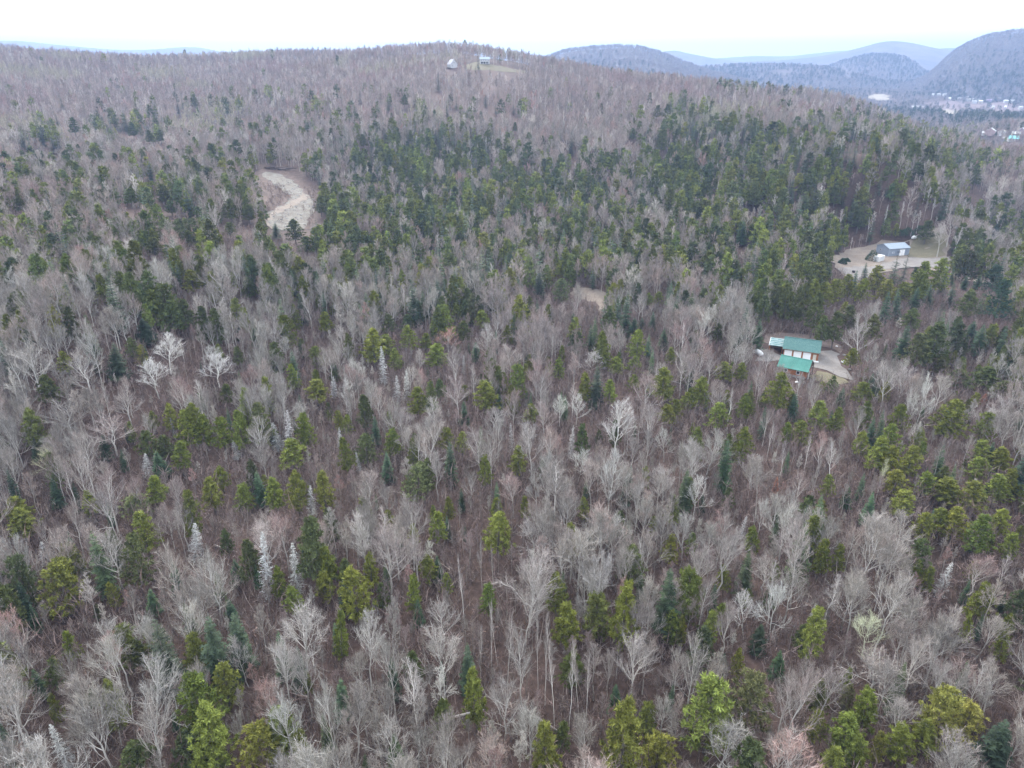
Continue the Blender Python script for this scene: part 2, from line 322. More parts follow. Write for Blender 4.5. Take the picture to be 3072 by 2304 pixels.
hill('right', [(2700,262),(2770,236),(2800,216),(2830,182),(2860,155),(2900,130),(2950,108),(3010,96),(3072,88),(3200,72),(3400,70),(3600,110)], 3400, 1000, "steep violet wooded hill at the right edge of photo")
hill('far_left', [(-300,112),(0,118),(100,121),(200,131),(350,145),(450,146),(520,139),(570,136),(620,141),(680,155),(760,165),(900,180)], 8000, 2200, "faint white hills on the left horizon", tree=False)
hill('far_left2', [(100,172),(180,152),(210,145),(240,151),(300,164),(420,176)], 5500, 1500, "slightly darker faint hill on the left horizon", tree=False)

# ------------------------------------------------------------------ buildings
def box(name, c, s, mat, parent, bev=0.0, rz=0.0):
    x, y, z = s[0]/2, s[1]/2, s[2]/2
    Vv = [(a*x, b*y, d*z) for d in (-1, 1) for b in (-1, 1) for a in (-1, 1)]
    Fc = [(0,2,3,1),(4,5,7,6),(0,1,5,4),(1,3,7,5),(3,2,6,7),(2,0,4,6)]
    o = mesh_obj(name, Vv, Fc, mat, parent); o.location = c; o.rotation_euler = (0, 0, rz)
    if bev:
        m = o.modifiers.new("bevel", 'BEVEL'); m.width = bev; m.segments = 1
    return o
def gable_walls(name, Lx, Wy, hw, hr, mat, parent):
    a, b = Lx/2, Wy/2
    Vv = []
    for x in (-a, a): Vv += [(x,-b,-.6),(x,b,-.6),(x,b,hw),(x,0,hw+hr),(x,-b,hw)]
    Fc = [(0,1,2,3,4),(9,8,7,6,5),(0,4,9,5),(1,6,7,2),(0,5,6,1)]
    return mesh_obj(name, Vv, Fc, mat, parent)
def gable_roof(name, Lx, Wy, hw, hr, ov, th, mat, parent):
    a = Lx/2+ov; s = hr/(Wy/2); b = Wy/2+ov; ze = hw-s*ov; zr = hw+hr
    Vv = []
    for x in (-a, a): Vv += [(x,-b,ze+.03),(x,0,zr+.03),(x,b,ze+.03),(x,b,ze+th),(x,0,zr+th),(x,-b,ze+th)]
    Fc = [(0,1,4,5),(1,2,3,4),(11,10,7,6),(10,9,8,7),(5,4,10,11),(4,3,9,10),(0,6,7,1),(1,7,8,2),(0,5,11,6),(2,8,9,3)]
    return mesh_obj(name, Vv, Fc, mat, parent)
def ribs(parent, name, Lx, Wy, hw, hr, ov, th, n, mat, sides=(-1, 1)):
    s = hr/(Wy/2); b = Wy/2+ov; ln = math.hypot(b, s*b)
    for sd in sides:
        Vv = []; Fc = []
        for k in range(n):
            x = -Lx/2-ov+.05+(Lx+2*ov-.1)*k/(n-1)
            for dx, dz in ((-.03, 0), (.03, 0), (.03, .05), (-.03, .05)):
                Vv += [(x+dx, 0.02*sd, hw+hr+th+dz), (x+dx, b*sd, hw-s*ov+th+dz)]
            i = len(Vv)-8; Fc += [(i, i+2, i+3, i+1), (i+2, i+4, i+5, i+3), (i+4, i+6, i+7, i+5), (i+6, i, i+1, i+7), (i+1, i+3, i+5, i+7)]
        mesh_obj(name, Vv, Fc, mat, parent)
def window(parent, face, pos, z, w_, h_, half, fr=None, pane=None):
    fr = fr or M['white']; pane = pane or M['glass']
    if face in 'FB':
        s = -1 if face == 'F' else 1
        f = box("window", (pos, s*(half+.03), z), (w_, .1, h_), fr, parent)
        box("pane", (0, s*.035, 0), (w_*.8, .06, h_*.8), pane, f)
    else:
        s = -1 if face == 'L' else 1
        f = box("window", (s*(half+.03), pos, z), (.1, w_, h_), fr, parent)
        box("pane", (s*.035, 0, 0), (.06, w_*.8, h_*.8), pane, f)
    return f

# three-bay garage: front (local -y) faces the camera
g = at_z(2352.5, 1066, 2.0); g2 = at_z(2452, 1084, 2.0)
YAW = math.radians(-23.5)
ex = np.array([math.cos(YAW), math.sin(YAW)]); ey = np.array([-math.sin(YAW), math.cos(YAW)])
gl = at_z(2350, 1047, 4.75); gr = at_z(2458, 1061, 4.75); fc = (gl[:2]+gr[:2])/2
GL, GW = 10.3, 8.2
ctr = fc + ey*(GW/2+.45)
GA = empty("garage", (ctr[0], ctr[1], 2.0), YAW); tag(GA, "three-bay garage with brown log walls and green shingled roof", "garage")
gable_walls("wall", GL, GW, 2.95, 2.3, M['logwall'], GA)
gable_roof("roof", GL, GW, 2.95, 2.3, .45, .16, M['shingle'], GA)
box("ridge_cap", (0, 0, 5.45), (GL+.9, .35, .1), M['shingle'], GA)
box("eave_fascia", (0, -GW/2-.47, 2.72), (GL+.9, .05, .2), M['wood'], GA)
for k, x in enumerate((-3.75, -.95, 1.85)):
    d = box("garage_door", (x, -GW/2-.02, 1.2), (2.3, .08, 2.4), M['white'], GA)
    for j in range(4): box("door_panel", (0, -.05, -0.9+.6*j), (2.2, .04, .55), M['white'], d)
for x in (-5.0, -2.35, .45, 3.25, 5.0): box("post", (x, -GW/2-.06, 1.3), (.26, .16, 2.6), M['logwall'], GA)
d = box("entry_door", (4.15, -GW/2-.03, 1.05), (.95, .08, 2.1), M['tanwall'], GA); box("door_knob", (.35, -.06, 0), (.07, .07, .07), M['black'], d)
window(GA, 'R', 0.5, 1.6, 1.0, 1.0, GL/2); window(GA, 'R', 0, 3.9, .8, .8, GL/2)
box("apron", (1.2, -GW/2-.75, .14), (8.6, 1.3, .12), M['white2'], GA)
# log courses on the front and right wall
for k in range(9):
    z = .2+.32*k; box("log_course", (GL/2+.05, 0, z), (.12, GW, .26), M['logwall'], GA)

# carport leaning on the garage's left end
cc = ctr - ex*(GL/2+2.55) + ey*.6
CA = empty("carport", (cc[0], cc[1], 2.0), YAW); tag(CA, "open carport with pale green roof and white trim left of garage", "carport")
Vv = [(-2.1,-2.9,2.6),(2.1,-2.9,2.6),(2.1,2.9,3.3),(-2.1,2.9,3.3),(-2.1,-2.9,2.7),(2.1,-2.9,2.7),(2.1,2.9,3.4),(-2.1,2.9,3.4)]
mesh_obj("roof", Vv, [(3,2,1,0),(4,5,6,7),(0,1,5,4),(1,2,6,5),(2,3,7,6),(3,0,4,7)], M['carportroof'], CA)
for k in range(5): 
    y = -2.6+1.25*k; box("roof_batten", (0, y, 2.75+.7*(y+2.9)/5.8), (4.2, .12, .06), M['white2'], CA)
box("fascia", (-2.16, 0, 3.0), (.1, 5.9, .25), M['white'], CA).rotation_euler = (math.atan(.7/5.8), 0, 0)
for x in (-1.95, 1.95):
    for y in (-2.7, 0, 2.7): box("post", (x, y, 1.3+.35*(y+2.9)/5.8), (.16, .16, 2.5+.7*(y+2.9)/5.8), M['logwall'], CA)
box("back_wall", (0, 2.8, 1.6), (4.0, .1, 3.1), M['wood'], CA)

# cabin in front with the bright green metal roof
YC = math.radians(-33); exc = np.array([math.cos(YC), math.sin(YC)]); eyc = np.array([-math.sin(YC), math.cos(YC)])
rl = at_z(2345, 1063, 6.9); rr = at_z(2437, 1084, 6.9); cc = (rl[:2]+rr[:2])/2
CB = empty("cabin", (cc[0], cc[1], 2.0), YC); tag(CB, "log cabin with bright green metal roof in front of garage", "cabin")
CL, CW = 7.9, 6.2
gable_walls("wall", CL, CW, 2.75, 2.1, M['logwall'], CB)
gable_roof("roof", CL, CW, 2.75, 2.1, .6, .12, M['greenmetal'], CB); ribs(CB, "roof_rib", CL, CW, 2.75, 2.1, .6, .12, 16, M['greenmetal'])
box("ridge_cap", (0, 0, 5.0), (CL+1.2, .3, .08), M['greenmetal'], CB)
for s in (-1, 1):
    b_ = box("gable_truss", (CL/2+.62, s*1.75, 3.72), (.16, 4.0, .24), M['darklog'], CB); b_.rotation_euler = (math.atan(2.1/3.1)*-s, 0, 0)
box("gable_truss", (CL/2+.62, 0, 3.1), (.16, 3.6, .22), M['darklog'], CB); box("king_post", (CL/2+.62, 0, 3.95), (.16, .2, 1.6), M['darklog'], CB)
for y in (-2.7, 2.7): box("porch_post", (CL/2+.62, y, 1.3), (.22, .22, 2.7), M['white2'] if y < 0 else M['darklog'], CB)
window(CB, 'F', -2, 1.5, 1.1, 1.1, CW/2); window(CB, 'F', 1.6, 1.5, 1.1, 1.1, CW/2); window(CB, 'R', 1.2, 1.6, .9, 1.1, CL/2)
d = box("entry_door", (CL/2+.03, -.8, 1.05), (.08, .95, 2.1), M['wood'], CB)
for k in range(6): box("foundation_stone", (-3.2+1.3*k, -CW/2-.12, .2), (1.1, .3, .75), M['stone'], CB, .08)

# barn
bl = at_z(2668, 748, 5.0); br = at_z(2732, 743, 5.0); fc = (bl[:2]+br[:2])/2; YB = math.radians(15)
exb = np.array([math.cos(YB), math.sin(YB)]); eyb = np.array([-math.sin(YB), math.cos(YB)])
BL, BW = 12.0, 8.8
c = fc + eyb*(BW/2+.2)
BA = empty("barn", (c[0], c[1], 1.0), YB); tag(BA, "blue-grey metal barn with pale low-pitched roof in right clearing", "barn")
gable_walls("wall", BL, BW, 4.1, 1.6, M['bluegrey'], BA); gable_roof("roof", BL, BW, 4.1, 1.6, .4, .12, M['paleroof'], BA)
ribs(BA, "roof_rib", BL, BW, 4.1, 1.6, .4, .12, 22, M['paleroof'])
d = box("sliding_door", (1.9, -BW/2-.06, 1.65), (3.0, .12, 3.3), M['white'], BA); box("door_seam", (0, -.07, 0), (.06, .03, 3.2), M['bluegrey'], d)
window(BA, 'L', 1.2, 2.7, .8, .8, BL/2, M['white2'], M['black'])
d = box("entry_door", (-.5, -BW/2-.04, 1.05), (1.0, .08, 2.1), M['bluegrey'], BA); aw = box("awning", (-.5, -BW/2-.45, 2.35), (1.5, .9, .14), M['black'], BA)
window(BA, 'F', -3.3, 2.0, 1.3, .8, BW/2, M['white'], M['bluegrey'])
for x in (-1, 1): box("corner_trim", (x*BL/2, -BW/2-.01, 2.0), (.2, .2, 4.1), M['paleroof'], BA)
box("base_trim", (0, -BW/2-.03, .2), (BL+.1, .1, .5), M['stone'], BA)

# white box trailer / container
p = at_z(2640, 786, 1.0); YT = math.radians(38)
CT = empty("storage_container", (p[0], p[1]+1.6, 1.2), YT); tag(CT, "small white storage container with doors facing the gravel lot", "container")
box("body", (0, 0, 1.25), (5.6, 2.6, 2.5), M['white'], CT, .03); box("roof", (0, 0, 2.54), (5.7, 2.7, .1), M['white2'], CT)
for y in (-.65, .65):
    d = box("door", (-2.84, y, 1.2), (.08, 1.22, 2.3), M['white2'], CT)
    for yy in (-.3, .3): box("lock_bar", (-.06, yy, 0), (.05, .06, 2.2), M['bluegrey'], d)
for k in range(12): box("side_rib", (-2.5+.45*k, -1.33, 1.2), (.12, .08, 2.2), M['white2'], CT)

# two hilltop houses
p = at_ground(1357, 203)
H1 = empty("house", p, math.radians(-62)); H1.scale = (.85,)*3; tag(H1, "tall white hilltop house with steep grey roof, the left one", "house")
gable_walls("wall", 11, 9, 4.0, 5.5, M['dullwhite'], H1); gable_roof("roof", 11, 9, 4.0, 5.5, .5, .25, M['grey_roof'], H1)
for x in (-3.3, 0, 3.3): window(H1, 'F', x, 2.0, 1.5, 1.6, 4.5)
window(H1, 'R', 0, 5.6, 1.4, 1.6, 5.5); window(H1, 'R', -2, 2.0, 1.4, 1.6, 5.5); box("deck", (0, -5.6, .2), (9, 2.2, .5), M['wood'], H1)
p = at_ground(1454, 191)
H2 = empty("house", p, math.radians(5)); H2.scale = (.85,)*3; tag(H2, "long white hilltop house with pale roof above the lawn", "house")
gable_walls("wall", 12, 8, 5.2, 2.2, M['dullwhite'], H2); gable_roof("roof", 12, 8, 5.2, 2.2, .6, .25, M['paleroof'], H2)
for x in (-4.3, -1.6, 1.2, 4.2): window(H2, 'F', x, 3.9, 1.3, 1.4, 4)
for x in (-3.6, -.6, 2.6): box("basement_door", (x, -4.05, 1.0), (2.0, .1, 2.0), M['black'], H2)
box("deck", (0, -4.8, 2.55), (12, 1.6, .2), M['white2'], H2)
for x in (-5.8, -2, 2, 5.8): box("deck_post", (x, -5.5, 1.2), (.2, .2, 2.6), M['white2'], H2)

# near-right houses and the distant town
def simple_house(u, v, wpx, Wm, hw, hr, yaw, wallm, roofm, name, label, cat, wins=2, dz=0):
    p = at_ground(u, v); D = math.sqrt(p[0]**2+p[1]**2+(CAMZ-p[2])**2); zc = p[1]*CP-(p[2]-CAMZ)*SP
    Lm = wpx*zc/FPX
    h = empty(name, (p[0], p[1], p[2]+dz), math.radians(yaw)-math.atan2(p[0], p[1])*.9); tag(h, label, cat)
    gable_walls("wall", Lm, Wm, hw, hr, wallm, h); gable_roof("roof", Lm, Wm, hw, hr, .5, .3, roofm, h)
    for k in range(wins): window(h, 'F', -Lm/2+Lm*(k+.5)/wins, hw*.55, min(1.4, Lm/5), 1.4, Wm/2)
    return h
simple_house(2969,407,17,11,5.5,3.6,80,M['pinkwall'],M['white'],"house","pink-walled house with bright white gable roof at right edge","house",2)
simple_house(3036,423,26,12,3.2,3.2,8,M['white2'],M['teal'],"house","house with turquoise roof at the right edge of photo","house",3)
simple_house(3017,421,13,8,2.6,2.2,-20,M['bluegrey'],M['white2'],"shed","grey shed just left of the turquoise-roofed house","shed",1)
simple_house(3046,408,20,9,3.0,2.2,4,M['tanwall'],M['white'],"house","long white-roofed house directly behind the turquoise-roofed house","house",3)
simple_house(3068,402,16,11,4.5,3.0,50,M['mauve'],M['white'],"house","mauve house with white roof cut by the right edge","house",2)
simple_house(3003,407,10,8,5.0,2.2,70,M['white'],M['tanwall'],"house","narrow cream house between pink house and turquoise roof","house",2)
simple_house(2950,406,9,8,2.8,2.0,0,M['white2'],M['white2'],"shed","small white shed beside the pink-walled house","shed",1)
TOWN = [(2798,289,5,'w'),(2815,289,9,'w'),(2834,289,10,'w'),(2848,301,6,'w'),(2878,302,11,'w'),(2893,298,15,'w'),(2911,298,13,'w'),(2932,295,14,'t'),(2904,305,11,'w'),(2926,305,18,'w'),(2950,301,15,'t'),
        (2922,311,12,'w'),(2941,310,11,'t'),(2966,307,13,'m'),(3000,302,15,'w'),(3016,309,10,'w'),(3038,309,16,'w'),(3066,308,14,'w'),(3026,293,9,'t'),(2903,286,7,'w'),(2918,289,6,'t'),(3015,327,5,'w'),(3060,329,9,'w'),(2978,327,5,'w'),
        (2737,328,5,'w'),(2752,327,8,'w'),(2766,329,5,'w')]
rk = sorted(range(len(TOWN)), key=lambda i: TOWN[i][0])
ORD = ["first","second","third","fourth","fifth","sixth","seventh","eighth","ninth","tenth","eleventh","twelfth","thirteenth","fourteenth","fifteenth","sixteenth","seventeenth","eighteenth","nineteenth","twentieth"]
ORD += ["twenty-"+x for x in ORD[:9]]+["thirtieth"]+["thirty-"+x for x in ORD[:9]]
CN = {'w': "white", 't': "cream", 'm': "dark mauve"}
for n, i in enumerate(rk):
    u, v, wp, c = TOWN[i]; big = wp >= 9
    h = simple_house(u, v, wp, 16 if big else 9, 6.5 if big else 5, 1.6 if big else 3, random.Random(i).uniform(-12, 12), {'w': M['dullwhite'], 't': M['tanwall'], 'm': M['mauve']}[c], (M['dullwhite'] if i % 3 else M['white2']) if c != 'm' else M['mauve'],
                 "warehouse" if big else "house", f"{CN[c]} {'long low building' if big else 'small house'} in the distant valley town, {ORD[n]} from left", "building" if big else "house", 0)
    h["group"] = "buildings of the distant valley town"
simple_house(2543,229,13,14,6,3,10,M['white'],M['white'],"farm_building","lone white farm building on the wooded valley slope","building",2, dz=6)

# small things in the yards
def boat(name, p, L_, W_, H_, yaw, mat, label, cat):
    Vv = []; Fc = []; N = 9; K = 7
    for i in range(N):
        t = i/(N-1); ww = W_/2*math.sin(math.pi*min(1, .25+t*.75))**.6 if t < 1 else .02; ww = max(ww, .03); hh = H_*(1-.35*abs(t-.3))
        for k in range(K):
            a = math.pi*k/(K-1); Vv.append(((t-.5)*L_, math.cos(a)*ww, math.sin(a)**.8*hh+.25 if 0 < k < K-1 else .25))
    for i in range(N-1):
        for k in range(K-1): Fc.append((i*K+k, i*K+k+1, (i+1)*K+k+1, (i+1)*K+k))
    Fc.append(tuple(range(K))[::-1]); Fc.append(tuple((N-1)*K+k for k in range(K))); Fc += [(i*K, (i+1)*K, (i+1)*K+K-1, i*K+K-1) for i in range(N-1)]
    o = empty(name, p, yaw); mesh_obj("cover", Vv, Fc, mat, o, smooth=True)
    for s in (-1, 1):
        for e in (-1, 1): box("skid", (e*L_*.25, s*W_*.3, .1), (.5, .15, .45), M['wood'], o)
    tag(o, label, cat); return o
boat("covered_boat", at_ground(2272, 1062), 5.6, 1.6, 1.5, math.radians(100), M['white2'], "long white covered boat parked left of the carport", "boat")
boat("covered_boat", at_ground(2266, 1056)-np.array([.9, 0, 0]), 3.4, 1.1, 1.0, math.radians(95), M['white2'], "shorter white covered dinghy beside the long covered boat", "boat")
boat("propane_tank", at_ground(2743, 716), 5.0, 1.8, 1.6, math.radians(40), M['white'], "white rounded tank on the lawn edge behind the barn", "tank")
boat("covered_boat", at_ground(1845, 886), 5.5, 2.0, 1.6, math.radians(-6), M['palegreen'], "pale green tarp-covered boat beside the small dirt clearing", "boat")
p = at_ground(2560, 820); o = empty("rubbish_bin", p); tag(o, "small black bin on the gravel in front of the barn", "bin")
box("body", (0, 0, .6), (1.0, 1.0, 1.1), M['black'], o, .08); box("lid", (0, 0, 1.2), (1.1, 1.1, .12), M['black'], o, .03)
def rock_mesh(seed, r):
    rg = random.Random(seed); Vv = []; Fc = []
    n, k = 6, 8
    for i in range(1, n):
        for j in range(k):
            a = math.pi*i/n; b = 2*math.pi*j/k; q = r*rg.uniform(.75, 1.15)
            Vv.append((math.sin(a)*math.cos(b)*q, math.sin(a)*math.sin(b)*q, math.cos(a)*q*.65))
    top = len(Vv); Vv += [(0, 0, r*.6), (0, 0, -r*.6)]
    for i in range(n-2):
        for j in range(k): Fc.append((i*k+j, (i+1)*k+j, (i+1)*k+(j+1) % k, i*k+(j+1) % k))
    for j in range(k): Fc.append((top, j, (j+1) % k)); Fc.append((top+1, (n-2)*k+(j+1) % k, (n-2)*k+j))
    return Vv, Fc
RK = [(2522,1044,.5),(2532,1066,.55),(2530,1088,.8),(2538,1094,.5),(2548,1110,.5),(2560,1122,.55),(2540,1080,.4),(2510,1040,.4),(2390,1148,.5),(2412,1151,.6),(2450,1157,.4),(2512,1160,.5)]
for n, (u, v, r) in enumerate(sorted(RK)):
    p = at_ground(u, v); Vv, Fc = rock_mesh(n, r); o = mesh_obj("boulder", Vv, Fc, M['stone'] if n % 3 else M['white2'], smooth=False); o.location = (p[0], p[1], p[2]+r*.3)
    tag(o, f"pale boulder bordering the driveway by the garage, {ORD[n]} from left", "boulder", "boulders around the driveway")
def log_thing(name, a, b, r, mat, label, cat, group=None):
    a = np.array(a); b = np.array(b); d = b-a; d = d/np.linalg.norm(d); s = np.cross(d, [0, 0, 1]); s /= np.linalg.norm(s); u_ = np.cross(s, d)
    Vv = []; Fc = []; K = 6; N = 5
    for i in range(N):
        p = a+(b-a)*i/(N-1); rr = r*(1-.5*i/(N-1))
        for k in range(K): Vv.append(p+rr*(math.cos(k*math.tau/K)*s+math.sin(k*math.tau/K)*u_))
    for i in range(N-1):
        for k in range(K): Fc.append((i*K+k, i*K+(k+1) % K, (i+1)*K+(k+1) % K, (i+1)*K+k))
    Fc += [tuple(range(K))[::-1], tuple((N-1)*K+k for k in range(K))]
    return tag(mesh_obj(name, Vv, Fc, mat), label, cat, group)
# dark windrow of cut brush at the top of the stony clearing
rg = random.Random(5); bp = empty("brush_pile", at_ground(830, 509)); tag(bp, "long dark pile of cut logs at top of the stony clearing", "brush pile")
for k in range(16):
    Vv, Fc = [], []
    a = np.array([rg.uniform(-9, 7), rg.uniform(-1.2, 1.2), rg.uniform(.2, 1.6)]); b = a+np.array([rg.uniform(3, 7), rg.uniform(-1.5, 1.5), rg.uniform(-.5, .5)])
    for p in (a, b):
        for q in range(5): Vv.append(p+.28*np.array([0, math.cos(q*math.tau/5), math.sin(q*math.tau/5)]))
    Fc = [(q, (q+1) % 5, 5+(q+1) % 5, 5+q) for q in range(5)]+[(4,3,2,1,0),(5,6,7,8,9)]
    mesh_obj("log", Vv, Fc, M['darklog'], bp)
# stones strewn over the clearing
rg = random.Random(9); Vv, Fc = [], []
for k in range(130):
    for _ in range(20):
        u, v = rg.uniform(800, 945), rg.uniform(540, 690)
        if inpoly(np.array(u), np.array(v), PX_STONE2): break
    p = at_ground(u, v); v2, f2 = rock_mesh(k, rg.uniform(.25, .75)); i = len(Vv)
    Vv += [(a+p[0], b+p[1], c+p[2]+.2) for a, b, c in v2]; Fc += [tuple(i+x for x in f) for f in f2]
tag(mesh_obj("stones", Vv, Fc, M['stone']), "grey stones strewn across the pale clearing in the left forest", "stones", kind="stuff")

# ------------------------------------------------------------------ tree prototypes
class TM:
    def __init__(s): s.V = []; s.F = []; s.lv = []; s.va = []
    def tri(s, a, b, c, lv, va):
        i = len(s.V); s.V += [a, b, c]; s.F.append((i, i+1, i+2)); s.lv += lv if isinstance(lv, list) else [lv]*3; s.va.append(va)
    def tube(s, P, R, sides, lv, va):
        P = [np.asarray(p, float) for p in P]; i0 = len(s.V); n = len(P)
        for i, p in enumerate(P):
            d = P[min(i+1, n-1)]-P[max(i-1, 0)]; d = d/(np.linalg.norm(d)+1e-9)
            a = np.array([1., 0, 0]) if abs(d[0]) < .8 else np.array([0, 1., 0]); x = np.cross(d, a); x /= np.linalg.norm(x); y = np.cross(d, x)
            for k in range(sides):
                t = math.tau*k/sides; s.V.append(p+R[i]*(math.cos(t)*x+math.sin(t)*y)); s.lv.append(lv[i] if isinstance(lv, list) else lv)
        for i in range(n-1):
            for k in range(sides):
                a = i0+i*sides+k; b = i0+i*sides+(k+1) % sides; s.F.append((a, b, b+sides, a+sides)); s.va.append(va)
    def mesh(s, name, mat):
        me = bpy.data.meshes.new(name); me.from_pydata([tuple(v) for v in s.V], [], s.F); me.update(); me.materials.append(mat)
        a = me.attributes.new("lvl", 'FLOAT', 'POINT'); a.data.foreach_set("value", np.array(s.lv, np.float32))
        a = me.attributes.new("var", 'FLOAT', 'FACE'); a.data.foreach_set("value", np.array(s.va, np.float32))
        return me
def nrm(v): return v/(np.linalg.norm(v)+1e-9)

def bare_tree(seed, H=14.0, R=4.0, style='round', lod=0):
    """trunk mesh with main limbs, crown mesh with branches and twigs; rising, forking limbs"""
    rg = np.random.default_rng(seed); T = TM(); C = TM()
    fork = {'round': .36, 'vase': .45, 'pole': .55, 'sapling': .25, 'birch': .5}[style]
    sides = 5 if lod == 0 else (4 if lod == 1 else 3)
    top = {'round': .80, 'vase': .78, 'pole': .95, 'sapling': .9, 'birch': .92}[style]
    r0 = {'round': .15, 'vase': .14, 'pole': .10, 'sapling': .05, 'birch': .12}[style]*(H/14)
    lean = rg.normal(0, .03, 2); pts = []; rad = []
    for i in range(6):
        t = i/5; pts.append(np.array([lean[0]*H*t*t+rg.normal(0, .012*H)*min(t*3, 1), lean[1]*H*t*t+rg.normal(0, .012*H)*min(t*3, 1), -.5+(H*top+.5)*t])); rad.append(r0*(1-.82*t)+.02)
    T.tube(pts, rad, sides, 0.0, .5)
    def tp(t):
        f = t*5; i = min(int(f), 4); return pts[i]+(pts[i+1]-pts[i])*(f-i)
    nl = {'round': 13, 'vase': 12, 'pole': 14, 'sapling': 9, 'birch': 11}[style]
    n2, n3, n4 = [(8, 7, 3), (7, 7, 1), (6, 5, 1)][lod]
    if lod == 2: nl = max(8, nl-4)
    tw = [(.042, .030), (.062, .045), (.105, .08)][lod]
    ang0 = rg.uniform(0, 6.28)
    for k in range(nl):
        t = fork+(1-fork)*(k+rg.uniform(0, .7))/nl; t = min(t, 1.0); b0 = tp(t); az = ang0+k*2.4+rg.normal(0, .3)
        f = (t-fork)/(1-fork+1e-6)
        if style in ('round',): ln = R*(1.25-.55*f)*rg.uniform(.8, 1.15); el = math.radians(28+42*f+rg.normal(0, 8))
        elif style == 'vase': ln = R*(1.35-.5*f)*rg.uniform(.85, 1.15); el = math.radians(48+25*f+rg.normal(0, 6))
        elif style == 'pole': ln = R*(1.0-.45*f)*rg.uniform(.7, 1.2); el = math.radians(40+25*f+rg.normal(0, 8))
        elif style == 'birch': ln = R*(1.1-.5*f)*rg.uniform(.7, 1.2); el = math.radians(50+25*f+rg.normal(0, 8))
        else: ln = R*(1.1-.4*f)*rg.uniform(.7, 1.2); el = math.radians(50+20*f+rg.normal(0, 9))
        d = np.array([math.cos(az)*math.cos(el), math.sin(az)*math.cos(el), math.sin(el)])
        P = [b0]; dd = d.copy(); ns = 4 if lod == 0 else 2
        for i in range(ns):
            dd = nrm(dd+np.array([0, 0, .16])+rg.normal(0, .13, 3)); P.append(P[-1]+dd*ln/ns)
        rr = r0*(.42 if style != 'pole' else .3)*(1-.4*f)
        (T if lod == 0 else C).tube(P, list(np.linspace(rr, max(.018, tw[0]*.5), ns+1)), 3, list(np.linspace(.0, .3, ns+1)), rg.uniform(.2, .8))
        for j in range(n2):
            s = .22+.78*(j+rg.uniform(0, .9))/n2; s = min(s, 1.0); f2 = s*ns; i = min(int(f2), ns-1); b1 = P[i]+(P[i+1]-P[i])*(f2-i); ld = nrm(P[i+1]-P[i])
            d2 = nrm(ld+rg.normal(0, .40, 3)+np.array([0, 0, .20])); l2 = ln*.58*(1.15-.6*s)*rg.uniform(.7, 1.3)
            m1 = b1+d2*l2*.5+rg.normal(0, .05*l2, 3); d2b = nrm(d2+np.array([0, 0, .25])+rg.normal(0, .15, 3)); e1 = m1+d2b*l2*.5
            if lod < 2: C.tube([b1, m1, e1], [rr*.48, rr*.33, tw[0]*.5], 3, [.1, .3, .75], rg.uniform(.1, .9))
            else:
                sd = nrm(np.cross(d2, rg.normal(0, 1, 3)))*tw[0]*.6; C.tri(b1-sd, b1+sd, e1, [.4, .4, .9], rg.uniform(.1, .9))
            for q in range(n3):
                s3 = .25+.75*(q+rg.uniform(0, 1))/n3; b3 = b1+(m1-b1)*2*s3 if s3 < .5 else m1+(e1-m1)*(2*s3-1)
                d3 = nrm(d2b+rg.normal(0, .40, 3)+np.array([0, 0, .14])); l3 = l2*.70*rg.uniform(.6, 1.3)*(1.2-.5*s3)
                sd = nrm(np.cross(d3, rg.normal(0, 1, 3)))*tw[0]*.5; e3 = b3+d3*l3; va = rg.uniform(0, 1)
                C.tri(b3-sd, b3+sd, e3, [.5, .5, 1.0], va)
                for x in range(n4):
                    s4 = rg.uniform(.3, .95); b4 = b3+d3*l3*s4; d4 = nrm(d3+rg.normal(0, .45, 3)+np.array([0, 0, .15])); l4 = l3*.55*rg.uniform(.6, 1.3)
                    sd = nrm(np.cross(d4, rg.normal(0, 1, 3)))*tw[1]*.55; C.tri(b4-sd, b4+sd, b4+d4*l4, [.9, .9, 1.0], va)
    return T, C

